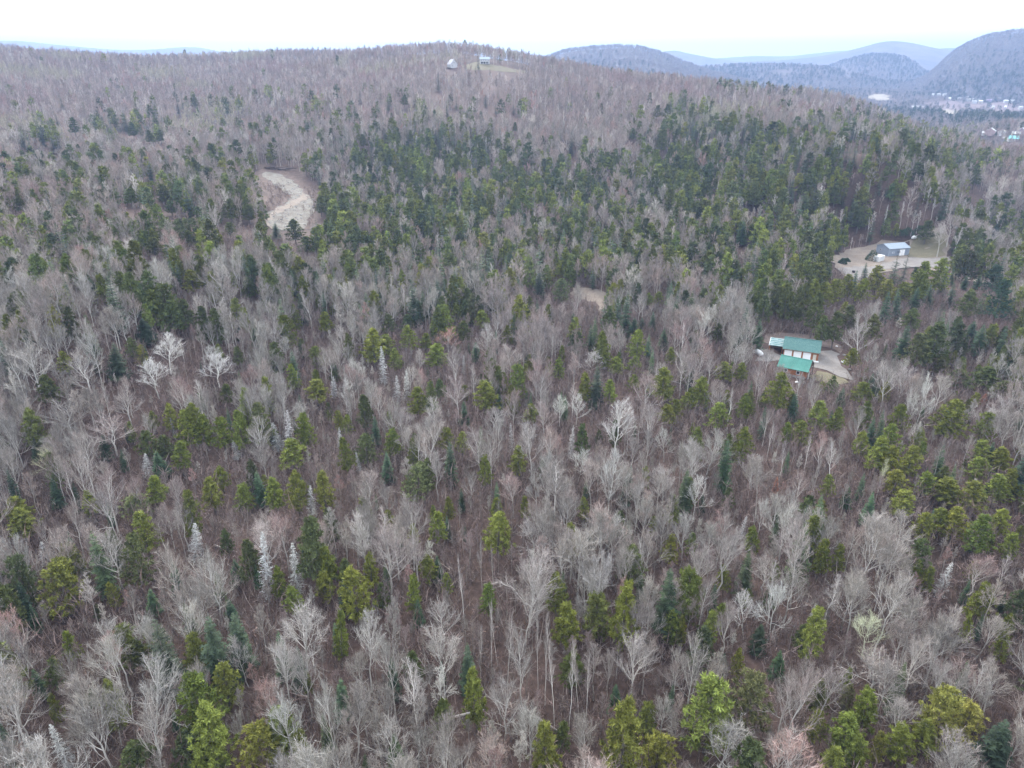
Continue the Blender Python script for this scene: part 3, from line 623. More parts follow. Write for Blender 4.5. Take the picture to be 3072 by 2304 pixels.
def fir_tree(seed, H=12.0, R=1.9, lod=0, dead=False, sparse=0.0):
    rg = np.random.default_rng(seed); T = TM(); C = TM()
    T.tube([(0, 0, -.5), (rg.normal(0, .08), rg.normal(0, .08), H*.5), (0, 0, H*.985)], [.16*H/12, .10*H/12, .015], 5 if lod == 0 else 3, 0.0, .5)
    nw = [30, 18, 10][lod]; nb = [7, 6, 5][lod]; ns = [4, 3, 2][lod]
    for k in range(nw):
        t = (k+rg.uniform(0, .6))/nw; z = H*(.10+.885*t); prof = (1-t)**.82*(.86+.28*rg.uniform())
        if t < .10: prof *= .75
        for b in range(nb):
            if rg.uniform() < .10+sparse: continue
            az = k*1.1+b*math.tau/nb+rg.normal(0, .25); Lb = R*prof*rg.uniform(.72, 1.15)+.12
            slope = (-.34+.75*t)+rg.normal(0, .08)
            o = np.array([math.cos(az), math.sin(az), 0]); sd = np.array([-math.sin(az), math.cos(az), 0]); va = rg.uniform(0, 1)
            if dead:
                P1 = np.array([0, 0, z])+o*Lb*.55+np.array([0, 0, slope*Lb*.5]); E = P1+o*Lb*.45+np.array([0, 0, slope*Lb*.2]); w_ = .045 if lod == 0 else .09
                C.tri(np.array([0, 0, z-w_]), np.array([0, 0, z+w_]), E, [.3, .3, .8], va); C.tri(np.array([0, 0, z])-sd*w_, np.array([0, 0, z])+sd*w_, E, [.3, .3, .8], va)
                for q in range(7 if lod == 0 else 3):
                    s = rg.uniform(.25, .98); pp = np.array([0, 0, z])+(E-np.array([0, 0, z]))*s; d = nrm(o*.6+sd*rg.choice([-1, 1])*rg.uniform(.4, 1.0)+np.array([0, 0, rg.normal(-.25, .3)])); l = Lb*.34*(1.2-s)*rg.uniform(.6, 1.4)+.1
                    x = nrm(np.cross(d, rg.normal(0, 1, 3)))*.035*(1 if lod == 0 else 2); C.tri(pp-x, pp+x, pp+d*l, [.6, .6, 1.], va)
                continue
            for i in range(ns):
                s0 = (i+.15)/ns; base = np.array([0, 0, z])+o*Lb*s0+np.array([0, 0, slope*Lb*s0-.10*Lb*s0*s0])
                wd = Lb*.46*(1-.55*s0)+.06; up = rg.normal(.02, .10, 2)
                fw = Lb*.95/ns
                for q, sg in ((0, 1), (1, -1)):
                    tip = base+sd*sg*wd*rg.uniform(.75, 1.15)+o*fw*rg.uniform(.7, 1.3)+np.array([0, 0, (-.12+up[q])*wd])
                    C.tri(base-o*fw*.25, base+o*fw*.75+np.array([0, 0, slope*fw*.6]), tip, .5, min(1, max(0, va+rg.normal(0, .2))))
            tipp = np.array([0, 0, z])+o*Lb*1.08+np.array([0, 0, slope*Lb-.08*Lb+.05]); bb = np.array([0, 0, z])+o*Lb*.62+np.array([0, 0, slope*Lb*.62-.04*Lb])
            C.tri(bb+sd*.16*Lb, bb-sd*.16*Lb, tipp, .5, va)
    return T, C

def pine_tree(seed, H=12.0, R=2.6, lod=0, kind='pine'):
    """pine: tiers of tufted boughs with gaps; cedar: dense upright sprays; white: flat wide tiers"""
    rg = np.random.default_rng(seed); T = TM(); C = TM()
    bx, by = rg.normal(0, .25, 2)
    T.tube([(0, 0, -.5), (bx*.4, by*.4, H*.35), (bx, by, H*.7), (bx*.8, by*.8, H*.96)], [.17*H/12, .14*H/12, .09*H/12, .02], 5 if lod == 0 else 3, 0.0, .5)
    nw = [15, 10, 7][lod]; nb = [7, 6, 4][lod]; nt = [3, 2, 2][lod]; nf = [27, 11, 5][lod]; fs = [.58, 1.1, 1.8][lod]
    z0 = {'pine': .26, 'cedar': .10, 'white': .2}[kind]
    lobes = rg.uniform(0, 6.28, 3)
    for k in range(nw):
        t = (k+rg.uniform(-.25, .45))/nw; t = max(0.0, min(1.0, t)); z = H*(z0+(1-z0)*.97*t)
        if kind == 'cedar': prof = (1-t**2.1)**.75*(.62+.38*min(1, t*4+.35))
        elif kind == 'white': prof = (1-t)**.7*(.8+.4*rg.uniform())
        else: prof = (1-t**1.35)**.85*(.58+.42*min(1, t*3.2+.3))
        for b in range(nb):
            az = k*.9+b*math.tau/nb+rg.normal(0, .3)
            lob = 1+.20*math.cos(az*2+lobes[0])+.14*math.cos(az*3+lobes[1]+t*5)
            Lb = R*prof*lob*rg.uniform(.68, 1.12)+.15
            if rg.uniform() < (.12 if kind != 'cedar' else .05): continue
            rise = {'pine': .18, 'cedar': .45, 'white': .12}[kind]*Lb+rg.normal(0, .12)
            o = np.array([math.cos(az), math.sin(az), 0]); base = np.array([bx*min(1, t*1.3), by*min(1, t*1.3), z]); end = base+o*Lb+np.array([0, 0, rise-(.25*Lb*(1-t) if kind == 'pine' else 0)])
            if lod == 0:
                sd = np.array([-math.sin(az), math.cos(az), 0])*.045; T.tri(base-sd, base+sd, end, .2, .5)
            va0 = rg.uniform(.1, .9)
            for i in range(nt):
                s = 1.0-.30*i-rg.uniform(0, .1)
                if lod < 2 or i == 0 or True:
                    c = base+(end-base)*s+rg.normal(0, .10, 3)*R*.5; sz = fs*(.30+.24*R/2.6)*(1.05-.12*i)*rg.uniform(.8, 1.25)
                    for q in range(nf):
                        if kind == 'cedar': d = nrm(o*rg.uniform(.2, 1.0)+np.array([0, 0, rg.uniform(.1, 1.1)])+rg.normal(0, .55, 3))
                        elif kind == 'white': d = nrm(o*rg.uniform(0, 1.0)+np.array([0, 0, rg.uniform(-.1, .45)])+rg.normal(0, .6, 3)*np.array([1, 1, .4]))
                        else: d = nrm(o*rg.uniform(0, 1.0)+np.array([0, 0, rg.uniform(-.1, .85)])+rg.normal(0, .65, 3))
                        x = nrm(np.cross(d, rg.normal(0, 1, 3)))*sz*.26; l = sz*rg.uniform(.9, 1.7)
                        cc = c+rg.normal(0, .30, 3)*sz; C.tri(cc-x, cc+x, cc+d*l, .5, min(1, max(0, va0+rg.normal(0, .22))))
    for q in range(10 if lod == 0 else 4):      # leader
        c = np.array([bx*.8, by*.8, H*(.93+.05*rg.uniform())]); d = nrm(np.array([0, 0, 1.2])+rg.normal(0, .4, 3)); x = nrm(np.cross(d, rg.normal(0, 1, 3)))*.11*fs; C.tri(c-x, c+x, c+d*.7*fs, .5, .7)
    return T, C
def brush_plant(seed):
    rg = np.random.default_rng(seed); T = TM(); C = TM()
    for k in range(9):
        a = rg.uniform(0, 6.28); b = np.array([math.cos(a), math.sin(a), 0])*rg.uniform(0, .9); d = nrm(np.array([0, 0, 1.6])+rg.normal(0, .4, 3)); l = rg.uniform(1.0, 3.0)
        x = nrm(np.cross(d, rg.normal(0, 1, 3)))*.03; C.tri(b-x, b+x, b+d*l, [.3, .3, 1.], rg.uniform(0, 1))
        for q in range(6):
            s = rg.uniform(.3, .9); p = b+d*l*s; e = nrm(d+rg.normal(0, .6, 3)); x = nrm(np.cross(e, rg.normal(0, 1, 3)))*.026; C.tri(p-x, p+x, p+e*l*.42*rg.uniform(.5, 1.2), [.8, .8, 1.], rg.uniform(0, 1))
    return T, C

PROTO = {}                        # kind -> list of (trunk mesh, crown mesh, H, R, joined mesh)
def join_mesh(T, C, name, leaf):
    J = TM(); J.V = T.V+C.V; n = len(T.V); J.F = T.F+[tuple(i+n for i in f) for f in C.F]; J.lv = T.lv+C.lv; J.va = T.va+C.va
    me = J.mesh(name, M['bark'])
    if leaf:
        me.materials.append(M['leaf']); me.polygons.foreach_set("material_index", np.array([0]*len(T.F)+[1]*len(C.F), np.int32))
    return me
def reg(kind, gen, args, leaf, near):
    T, C = gen(**args); H, R = args.get('H', 2.0), args.get('R', 1.0)
    tm = T.mesh(kind+"_trunk", M['bark']) if near and T.F else None
    cm = C.mesh(kind+"_crown", M['leaf'] if leaf else M['bark']) if near else None
    PROTO.setdefault(kind, []).append((tm, cm, H, R, join_mesh(T, C, kind+"_tree", leaf)))
for lod in (0, 1, 2):
    sfx = ['', '_mid', '_far'][lod]; nr = lod == 0
    for s in range([6, 4, 3][lod]): reg('round'+sfx, bare_tree, dict(seed=10+s, H=14, R=4.2, style='round', lod=lod), False, nr)
    for s in range([5, 3, 2][lod]): reg('vase'+sfx, bare_tree, dict(seed=30+s, H=15, R=3.6, style='vase', lod=lod), False, nr)
    for s in range([4, 3, 2][lod]): reg('pole'+sfx, bare_tree, dict(seed=50+s, H=13, R=2.2, style='pole', lod=lod), False, nr)
    for s in range([4, 3, 2][lod]): reg('birch'+sfx, bare_tree, dict(seed=70+s, H=14, R=2.4, style='birch', lod=lod), False, nr)
    for s in range([5, 3, 3][lod]): reg('fir'+sfx, fir_tree, dict(seed=110+s, H=12, R=1.9, lod=lod), True, nr)
    for s in range([6, 4, 3][lod]): reg('pine'+sfx, pine_tree, dict(seed=130+s, H=12, R=2.5, lod=lod), True, nr)
    for s in range([4, 2, 2][lod]): reg('cedar'+sfx, pine_tree, dict(seed=150+s, H=11, R=2.6, lod=lod, kind='cedar'), True, nr)
for s in range(4): reg('dead', fir_tree, dict(seed=170+s, H=12, R=1.7, lod=0, dead=True), False, True)
for s in range(2): reg('white', pine_tree, dict(seed=180+s, H=16, R=4.2, lod=0, kind='white'), True, True)
for s in range(2): reg('sparse', fir_tree, dict(seed=190+s, H=15, R=3.0, lod=0, sparse=.42), True, True)
for s in range(3): reg('sapling', bare_tree, dict(seed=90+s, H=7, R=1.5, style='sapling', lod=1), False, True)
for s in range(4): reg('brush', brush_plant, dict(seed=200+s), False, False)

# ------------------------------------------------------------------ hand-placed trees read off the photograph (tile x, top, visible foot, width)
TILE = {'A': (0,1536), 'B': (1024,1536), 'C': (2048,1536), 'D': (0,768), 'E': (1024,768), 'G': (2048,768), 'U': (0,0), 'V': (1024,0), 'W': (2048,0)}
K = 1024/2212.0
HERO = {
'A': "P110,-20,170,200 P905,0,260,190 p830,150,480,200 Y350,340,630,260 Y715,455,570,90 F965,500,650,110 F190,600,760,80 P430,770,860,110 F215,1010,1140,110 p320,960,1160,120 P325,1170,1320,80 D1225,70,280,170 D1670,130,500,150 D1880,200,480,120 D270,200,320,110 D340,1330,1640,140 F1520,310,440,110 F1480,560,660,110 P1790,360,560,120 P1900,480,580,140 p1990,30,430,220 P2110,220,470,160 P2090,380,560,150 f1500,640,980,200 X1000,690,1080,260 f1330,670,1060,240 Y1430,980,1230,170 P1300,1250,1640,300 Y1640,1380,1650,260 p840,1510,1659,240 P2170,650,950,120 p1450,110,230,100 "
     "M90,150,520,230 N700,150,480,300 N1340,250,640,300 N1200,470,700,260 M620,780,1060,320 M860,1040,1500,420 M1920,580,950,380 M1810,850,1200,240 M1550,820,1070,180 N1260,990,1180,170 N1500,1290,1500,170 M1840,1200,1560,300 N2130,1130,1560,220 m100,800,1150,260",
'B': "P620,0,190,140 P1010,0,240,210 Y80,370,660,220 P180,260,480,120 P555,280,430,130 F615,290,380,90 P460,400,640,110 F490,570,720,90 p460,910,1000,150 P870,1000,1340,170 P1400,400,650,160 P1470,590,840,210 P1840,460,850,200 P1330,1370,1659,210 P1850,1190,1659,300 F1785,1120,1250,110 Y2080,1430,1659,240 P2170,650,850,140 P2150,150,320,140 "
     "B785,300,640,60 B905,150,440,60 B985,250,470,40 B965,600,970,50 B1010,600,900,50 B1075,640,1000,90 B1285,650,1060,60 B1335,720,1390,90 B1400,860,1300,90 B1500,880,1340,90 B1570,840,1220,50 B1610,900,1260,70 B895,780,1010,50 b470,990,1500,200 S400,1320,1560,30 "
     "V1220,280,680,380 V1250,60,260,250 M1680,260,640,320 V1900,800,1160,280 M650,790,1100,300 N650,600,760,260 M150,700,1050,260 N330,1350,1659,320 N560,1420,1659,280 m950,1440,1640,200 v280,80,480,280 V490,170,420,200 V1490,90,380,250 N1750,40,280,280 V2010,130,420,200 N2100,1180,1420,220 V1740,900,1120,110 m1180,800,1160,230 V2150,400,700,180",
'C': "P470,100,200,120 P920,170,400,130 P1030,210,400,110 P1580,10,150,150 P1700,-20,130,150 P1800,-30,170,170 P1960,20,270,190 P2080,-20,150,150 P2150,140,280,140 P1600,350,500,110 P1540,310,400,80 F1860,430,570,60 P1880,670,850,90 P2120,660,740,100 P2110,780,940,120 P880,630,950,180 p800,720,900,130 F635,900,1030,110 P370,890,1020,90 F210,460,580,70 P290,350,480,90 Y210,1070,1440,330 y460,1040,1370,260 P1220,1150,1400,190 P890,1290,1440,130 P1090,1300,1560,220 P1160,1440,1659,180 P1000,1530,1659,200 P1430,1370,1600,200 Z1720,1150,1480,260 Z1880,1250,1480,220 P1600,1350,1550,200 f2090,1350,1659,260 P1080,1010,1120,90 y1085,1120,1260,90 P10,680,860,80 f510,730,880,130 P1290,1420,1560,110 "
     "K1230,670,900,260 D400,20,150,70 D1720,320,520,110 D860,600,700,80 S1585,1130,1330,40 S800,1440,1650,20 "
     "W440,550,740,190 W620,490,760,190 b990,400,700,180 V1540,520,880,220 V1700,680,980,260 v1270,930,1180,420 V960,1010,1320,220 N260,1380,1659,420 v700,1060,1400,260 V1420,1190,1440,250 V1800,1450,1659,330 N100,860,1250,260 v300,600,900,180 V270,110,480,260 v570,280,520,240 V800,100,540,240 V1290,20,260,300 R1400,180,440,200 R1930,300,500,260 R1830,1000,1200,260 V2060,1000,1230,220 V2000,640,880,200 b2110,290,480,110",
'D': "P1230,90,230,150 p1600,140,270,110 p1080,290,490,170 p1180,280,480,140 f920,400,550,160 f720,560,770,150 P400,620,720,100 p290,770,960,160 P2100,360,500,110 P1890,700,870,90 P2050,800,940,160 p840,530,640,100 P900,580,680,90 P1410,570,650,80 p1530,590,670,90 p1450,830,950,110 P1080,960,1140,110 P1230,950,1190,130 P1190,1000,1230,150 P1300,1020,1220,140 P1420,1040,1250,150 p950,1130,1300,150 p1050,1160,1290,130 P1140,1200,1390,150 F1020,1260,1420,130 F330,1450,1620,100 F660,1160,1300,100 F205,1180,1300,80 F775,1250,1340,60 P1960,1020,1250,140 P1880,1190,1380,190 P990,1420,1600,150 P570,1520,1659,130 y870,1540,1659,180 P1350,1430,1640,150 P1420,1360,1480,110 P1570,1480,1640,150 F1670,1400,1600,120 P1770,1440,1640,150 P1900,1390,1650,150 P2080,1400,1640,140 P2190,1000,1110,80 P80,1560,1659,170 P640,200,290,100 P440,20,90,130 "
     "D1780,1080,1240,100 D1840,1000,1240,120 D1525,1200,1300,80 D930,1290,1420,90 D1995,1490,1659,90 D1110,1050,1170,40 S430,860,980,30 D2190,1110,1240,60 D2150,780,900,70 "
     "W1060,530,720,230 W980,690,880,220 W1330,590,700,140 W1390,660,800,220 b1270,810,1000,130 V1590,830,1190,170 N180,590,900,330 m540,640,900,270 M580,500,760,160 N970,110,300,180 m1480,180,380,170 m1340,190,350,130 M780,370,540,170 v800,880,1070,220 v410,950,1100,280 k290,1240,1340,180 R870,1430,1560,160 r700,1050,1250,300 r1690,1240,1420,160 r1110,1440,1640,140",
'E': "p300,380,500,110 p430,380,480,120 P200,470,680,200 P290,510,640,140 P440,450,610,130 P350,600,740,110 P610,570,720,160 P540,500,600,100 P740,320,430,90 p790,420,550,110 P915,350,470,120 F870,560,670,80 P1075,450,580,80 P1200,700,790,60 P480,850,1030,150 p640,800,920,90 P940,810,1000,180 F1020,900,1010,80 P1410,660,800,90 P1430,580,650,60 P1590,760,950,110 f1660,710,950,120 P1740,800,960,120 P1230,960,1080,110 p1570,1090,1300,110 P2120,960,1090,120 P2100,730,930,180 P1900,770,880,100 P1920,480,660,130 P1780,650,750,110 P1900,650,740,100 P2140,590,680,80 F1620,440,600,70 F1900,400,520,100 F1950,400,480,70 F2025,360,480,70 F2095,470,590,80 F795,940,1080,80 p140,900,1110,130 F210,1040,1200,80 p150,1160,1340,160 P30,1030,1150,80 P320,1120,1300,130 F290,1270,1440,100 P680,1110,1260,120 P780,1140,1270,100 F700,1200,1440,110 P1145,1230,1410,140 P930,1280,1480,110 y480,1350,1560,180 P690,1560,1650,90 P1010,1570,1659,110 P1195,1555,1659,80 P30,1170,1400,110 P1580,1560,1640,90 P1970,1360,1420,80 f1290,100,260,160 Y1410,60,160,90 y1430,150,290,120 P2060,230,310,80 P2000,240,300,70 P1860,250,300,80 "
     "D350,760,930,80 D410,730,900,70 D1490,1100,1280,70 D1110,1080,1260,60 D790,640,750,40 D105,1270,1380,50 D260,590,800,90 B865,710,950,90 B2040,690,830,50 "
     "W1420,910,1060,130 W1530,910,1060,130 W1790,970,1260,240 W1540,1250,1380,170 W1620,620,750,150 M950,450,660,150 V1310,420,620,150 V1100,580,780,170 V1240,1090,1390,190 V380,980,1200,170 V560,1030,1250,170 m980,980,1120,200 r170,1400,1659,220 r900,1120,1420,220 R1120,1400,1640,180 Q690,480,640,150 R960,690,850,140 R1320,760,900,130 r750,800,1020,180 V610,1250,1520,130 W1750,1290,1620,200 V1400,1370,1600,230 V1630,1320,1600,180 V2080,1380,1620,200 V1900,1180,1380,150 R1920,1430,1640,200 W2110,1120,1290,110",
'G': "P240,950,1110,170 P410,1110,1290,130 F300,1180,1480,130 P380,1200,1350,80 p440,880,1040,100 F445,810,940,60 P420,900,1060,110 P640,760,1000,180 F735,890,1050,90 P110,780,990,150 P30,880,1000,90 P280,690,800,130 P390,690,800,90 P900,940,1110,160 P1010,980,1140,110 P690,1080,1190,100 P780,1070,1230,140 p985,780,890,80 F1040,850,960,70 P1170,820,920,140 F1240,760,880,70 F1275,790,900,60 P1330,820,960,90 P1430,960,1140,130 P1180,1140,1300,130 F1250,1040,1240,90 P1380,1090,1300,150 P1300,1180,1400,170 P1370,1240,1440,150 P1500,1230,1440,150 P1770,930,1170,260 P1560,1200,1290,90 P960,1420,1500,100 F1080,1490,1590,80 P1410,1390,1540,160 P1600,1400,1520,160 P1450,1520,1650,180 P1740,1440,1600,200 P1900,1460,1650,180 P2070,1420,1600,180 P2150,1380,1560,140 P1960,1200,1320,150 P2080,1240,1380,160 P1940,1310,1430,160 "
     "F500,400,580,100 p1010,360,560,130 p920,390,560,110 p1100,320,480,140 p1250,380,560,130 F1460,440,660,160 p1500,340,480,140 p1560,500,720,170 p1670,430,700,180 F1890,420,560,140 F1960,440,620,110 p1870,220,400,140 T2050,50,250,190 T2090,150,400,200 F1760,170,320,80 p1690,650,760,110 p1990,720,860,170 p2100,810,900,150 p1820,740,840,170 p230,440,560,90 p540,250,430,130 p690,170,420,120 p820,180,450,110 P1110,600,690,110 p630,200,380,110 p760,200,420,100 p880,230,480,130 F1340,220,420,90 F1420,210,400,90 "
     "N1190,400,650,150 N330,220,480,150 N420,290,500,130 W1590,790,1080,100 B580,1080,1290,60 k1310,1330,1480,60 B670,1200,1440,80 B830,1180,1380,80 B890,1300,1440,60 O615,1430,1510,50 O1960,890,970,60 V470,1300,1500,200 W100,1450,1659,180 R770,1400,1600,140 V1450,720,960,180 V1350,700,960,160 V1700,760,1000,160 V2100,930,1120,180 V1980,980,1130,160",
'V': "F622,470,620,45 F743,610,690,30 F935,615,680,35 F1000,670,730,30 F1015,560,620,16 F685,680,740,30 F115,585,650,35 F300,615,700,40 p405,615,680,55 F1115,680,730,30 f1490,900,990,70 F885,360,430,30 F868,430,460,14 F963,440,465,12 p1125,790,850,40 p140,870,950,60 p2085,840,980,70 p2050,680,760,60 p1890,830,900,60",
'U': "F385,610,690,40 F360,735,800,40 p465,760,860,100 f130,850,960,90 f260,820,930,110 f330,880,970,80 f800,725,860,110 p850,790,880,90 f1140,625,730,80 p1255,615,690,50 p960,840,920,60 p1030,840,915,60 F955,1040,1160,80 p830,1220,1320,110 p1050,1190,1310,120 p1100,1300,1380,90 f1200,1210,1380,110 p1480,1290,1420,110 p1600,1330,1430,100 p1480,1440,1530,90 p1900,1420,1560,130 p1980,1530,1640,130 p2070,1270,1380,80 F2060,1070,1190,40 p1220,1490,1600,100 p980,1540,1659,130 p110,1280,1370,80 F1780,1440,1530,80",
'W': "F2070,0,1,1",
}
HERO['W'] = "p480,1180,1330,110 F400,1420,1560,90 p1000,1210,1330,90 F1130,930,1060,60 F1720,1230,1440,90 F1190,840,900,50 F1110,830,900,50 p1920,1060,1280,100 p1600,1430,1560,120 p1160,1340,1480,110 b1540,1140,1230,20 b1440,1310,1480,40 b1330,1340,1540,30 b1220,1420,1540,30 b1640,1290,1400,40 R1840,1420,1640,300 b1800,1480,1650,100 F2035,1450,1520,70 r1760,1390,1620,210 r1900,1430,1650,220 V2010,1470,1650,180 V1700,1450,1630,120"
HERO['G'] += ' m690,735,900,110 m770,770,920,110 v640,700,860,90 m560,600,760,90 m840,790,900,80 F1200,40,160,60 P1280,60,230,140 X1400,-10,200,110 X1465,-20,180,90 P1580,40,260,150 P1680,10,220,150 P1560,120,280,130 F1725,40,150,50 F1765,60,170,50 P1080,120,260,120 P1000,150,300,130 F960,60,150,60 P930,170,330,120 F1130,90,220,70 P870,150,330,110 P1180,150,300,120 P1330,150,300,130 P1450,170,300,140 F1620,180,330,90 F1520,200,340,90 F1700,130,240,70 F1840,130,200,60 F1930,120,200,70'
SPEC = {  # code: (kind, tcol, bcol, default height)
 'P': ('pine', (.150,.168,.036)), 'p': ('pine', (.092,.106,.038)), 'Y': ('cedar', (.20,.205,.046)), 'y': ('cedar', (.150,.168,.072)), 'Z': ('cedar', (.29,.27,.068)),
 'F': ('fir', (.046,.076,.040)), 'f': ('fir', (.040,.056,.034)), 'X': ('sparse', (.050,.058,.040)), 'T': ('white', (.060,.092,.062)), 'O': ('fir', (.19,.07,.04)),
 'D': ('dead', (.46,.46,.44)), 'S': ('dead', (.50,.48,.45)), 'B': ('birch', (.20,.165,.15)), 'b': ('birch', (.30,.27,.25)),
 'M': ('round', (.31,.29,.265)), 'm': ('round', (.20,.172,.158)), 'N': ('round', (.26,.235,.208)), 'V': ('vase', (.285,.248,.226)), 'v': ('vase', (.215,.18,.165)), 'W': ('round', (.48,.465,.43)),
 'R': ('vase', (.255,.175,.155)), 'r': ('vase', (.24,.19,.172)), 'Q': ('vase', (.31,.165,.125)), 'K': ('round', (.60,.62,.42)), 'k': ('round', (.44,.43,.25)) }
BARK = {'pine': (.13,.115,.105), 'cedar': (.14,.115,.10), 'fir': (.13,.12,.115), 'sparse': (.18,.165,.155), 'white': (.14,.125,.115), 'dead': (.40,.385,.37), 'birch': (.66,.62,.58), 'round': (.50,.475,.44), 'vase': (.48,.45,.415), 'pole': (.34,.31,.28), 'sapling': (.25,.20,.18)}
LEAFY = ('pine', 'cedar', 'fir', 'sparse', 'white')
RNG = np.random.default_rng(42)
TREES = []          # dicts: kind, x, y, z, h, r, tcol, bcol, hero
def add_tree(kind, x, y, h, r, tcol, bcol, hero=False, code=''):
    z = float(gz(x, y)); v = RNG.normal(0, .05 if kind in LEAFY else .022, 3)*np.array([1, .5, .9]); b = RNG.uniform(.88, 1.26) if hero else RNG.uniform(.66, 1.34)
    tc_ = tuple(float(max(.012, c*b*(1+d))) for c, d in zip(tcol, v)); bb_ = RNG.uniform(.8, 1.15); bc_ = tuple(float(c*bb_) for c in bcol)
    TREES.append(dict(kind=kind, x=float(x), y=float(y), z=z, h=float(h), r=float(r), tcol=tc_, bcol=bc_, hero=hero, code=code, rot=float(RNG.uniform(0, math.tau)), tilt=tuple(float(q) for q in RNG.normal(0, .025 if kind in LEAFY else .055, 2))))
HBOX = []
for tl, txt in HERO.items():
    ox, oy = TILE[tl]
    for it in txt.split():
        c = it[0]; a, t, f, wd = [float(q) for q in it[1:].split(',')]; u = ox+a*K; v0 = oy+t*K; v1 = oy+f*K; wpx = wd*K
        kind, tcol = SPEC[c]
        p = at_ground(u, v0, 11.0)
        for _ in range(3):
            zc = p[1]*CP-(p[2]-CAMZ)*SP; dep = math.atan2(CAMZ-p[2]-6, math.hypot(p[0], p[1]))
            h = (v1-v0)*zc/FPX/max(.55, math.cos(dep))*(1.22 if kind in LEAFY else 1.25)
            lo, hi = {'pine': (7, 18), 'cedar': (6, 17), 'fir': (6, 17), 'sparse': (10, 18), 'white': (12, 22), 'dead': (5, 15), 'birch': (10, 16), 'round': (9, 17), 'vase': (10, 17)}[kind]
            h = min(hi, max(lo, h)); p = at_ground(u, v0, h*.985)
        r = wpx*zc/FPX/2*(1.0 if kind in LEAFY else 1.05)
        r = min(max(r, .5), {'pine': 4.4, 'cedar': 5.0, 'fir': 3.2, 'birch': 2.6, 'dead': 2.0, 'white': 5.0}.get(kind, 6.5))
        if c == 'S': r = .25
        if c == 'O': h = 4.5; p = at_ground(u, v0, h)
        add_tree(kind, p[0], p[1], h, r, tcol, (.62,.60,.55) if c == 'W' else ((.60,.60,.46) if c in 'Kk' else BARK[kind]), True, c)
        if kind in LEAFY or c in 'DKWBO': HBOX.append((u, (v0+v1)/2, max(wpx/2, 8), (v1-v0)/2, math.hypot(p[0], p[1])))
HB = np.array(HBOX)

# ------------------------------------------------------------------ the rest of the forest
FRONT = [([(2940,384),(2990,384),(3000,372),(3072,380),(3072,424),(3000,424),(2940,416)], 1090), ([(1338,170),(1372,170),(1376,216),(1334,216)], math.hypot(*H1.location[:2])+6), ([(1430,168),(1476,168),(1476,204),(1428,204)], math.hypot(*H2.location[:2])+6)]
CLEAR = [PX_STONE,PX_YARD, PX_BARN, PX_ROAD2, PX_STONE2, PX_POND, PX_HILL, [(2330,1008),(2475,1015),(2470,1130),(2330,1125)]]
def grid(r0, r1, sp, az0=-42, az1=42, seed=0):
    rg = np.random.default_rng(seed); xs = np.arange(-r1, r1, sp); ys = np.arange(-40, r1, sp)
    X, Y = np.meshgrid(xs, ys); X = X.ravel()+rg.uniform(-.46, .46, X.size)*sp; Y = Y.ravel()+rg.uniform(-.46, .46, Y.size)*sp
    r = np.hypot(X, Y); az = np.degrees(np.arctan2(X, Y)); k = (r >= r0) & (r < r1) & (az > az0) & (az < az1)
    return X[k], Y[k]
# where evergreens gather: ellipses (centre, radii, share) in the photo's own 2212-wide coordinates
CON = [(1650,400,330,120,.82),(1560,310,130,60,.62),(1800,470,230,90,.60),(1750,610,210,75,.85),(2050,660,170,100,.85),(1930,590,150,60,.7),(2150,760,100,110,.75),(1480,235,60,25,.6),(1900,280,150,40,.5),(2000,340,140,50,.55),
       (900,330,200,60,.62),(1000,420,260,80,.66),(850,500,200,60,.55),(700,470,120,60,.6),(1150,560,160,50,.55),(1380,500,140,70,.45),(1250,470,120,60,.5),(1400,620,120,40,.3),(350,440,110,60,.7),(90,290,65,22,.75),(270,270,90,32,.6),(390,520,110,45,.6),
       (330,1200,300,180,.26),(350,1500,250,150,.28),(200,700,220,110,.3),(2120,1150,110,260,.42),(1850,540,300,90,.7),(1550,520,200,80,.5),(1250,380,200,60,.5),(1480,300,120,50,.5),(1750,300,220,40,.55),(700,570,330,70,.42),(350,560,250,60,.35),(1050,640,200,50,.38),(620,520,100,45,.55),(330,660,60,50,.55),(560,250,260,55,.26),(800,230,230,45,.26),(1000,240,200,40,.2),(2110,1080,120,110,.55),(1960,1000,110,100,.35),(2080,900,90,60,.4),(1650,190,130,7,.5),(1850,230,60,8,.3),(530,440,80,40,.3),(1700,820,120,60,.3),(1400,780,150,60,.25)]
def conifer_p(u, v):
    a, b = u/1.389, v/1.389; p = np.where(b > 620, .22, np.where(b > 330, .34, np.where(b > 200, .12, .03)))
    for (cx, cy, rx, ry, s) in CON:
        q = ((a-cx)/rx)**2+((b-cy)/ry)**2; p = np.maximum(p, min(.80, s*1.3)*np.clip(1.5-q, 0, 1))
    return p
THICKET = [(640,740,110,100),(560,1000,120,60),(680,1080,90,110),(330,1000,140,90),(1040,1400,150,160),(980,1180,120,90),(1300,700,120,40),(960,720,60,60)]
def thicket_p(u, v):
    a, b = u/1.389, v/1.389; p = np.zeros(a.shape)
    for (cx, cy, rx, ry) in THICKET: p = np.maximum(p, np.clip(1.3-((a-cx)/rx)**2-((b-cy)/ry)**2, 0, 1))
    return p
def palette_bare(n, rg, u, v):
    base = np.array([[.285,.255,.226],[.245,.212,.186],[.38,.355,.315],[.275,.215,.188],[.19,.165,.145]])
    k = rg.choice(5, n, p=[.30,.25,.13,.18,.14]); return base[k]
def palette_con(n, rg, kinds):
    P_ = np.array([[.155,.172,.040],[.100,.118,.042],[.130,.148,.040],[.080,.096,.044]]); F_ = np.array([[.054,.086,.046],[.044,.068,.042],[.070,.098,.046]])
    return np.where((kinds == 'fir')[:,None], F_[rg.integers(0, 3, n)], P_[rg.choice(4, n, p=[.3,.27,.28,.15])])
FILL = {}         # stuff key -> arrays
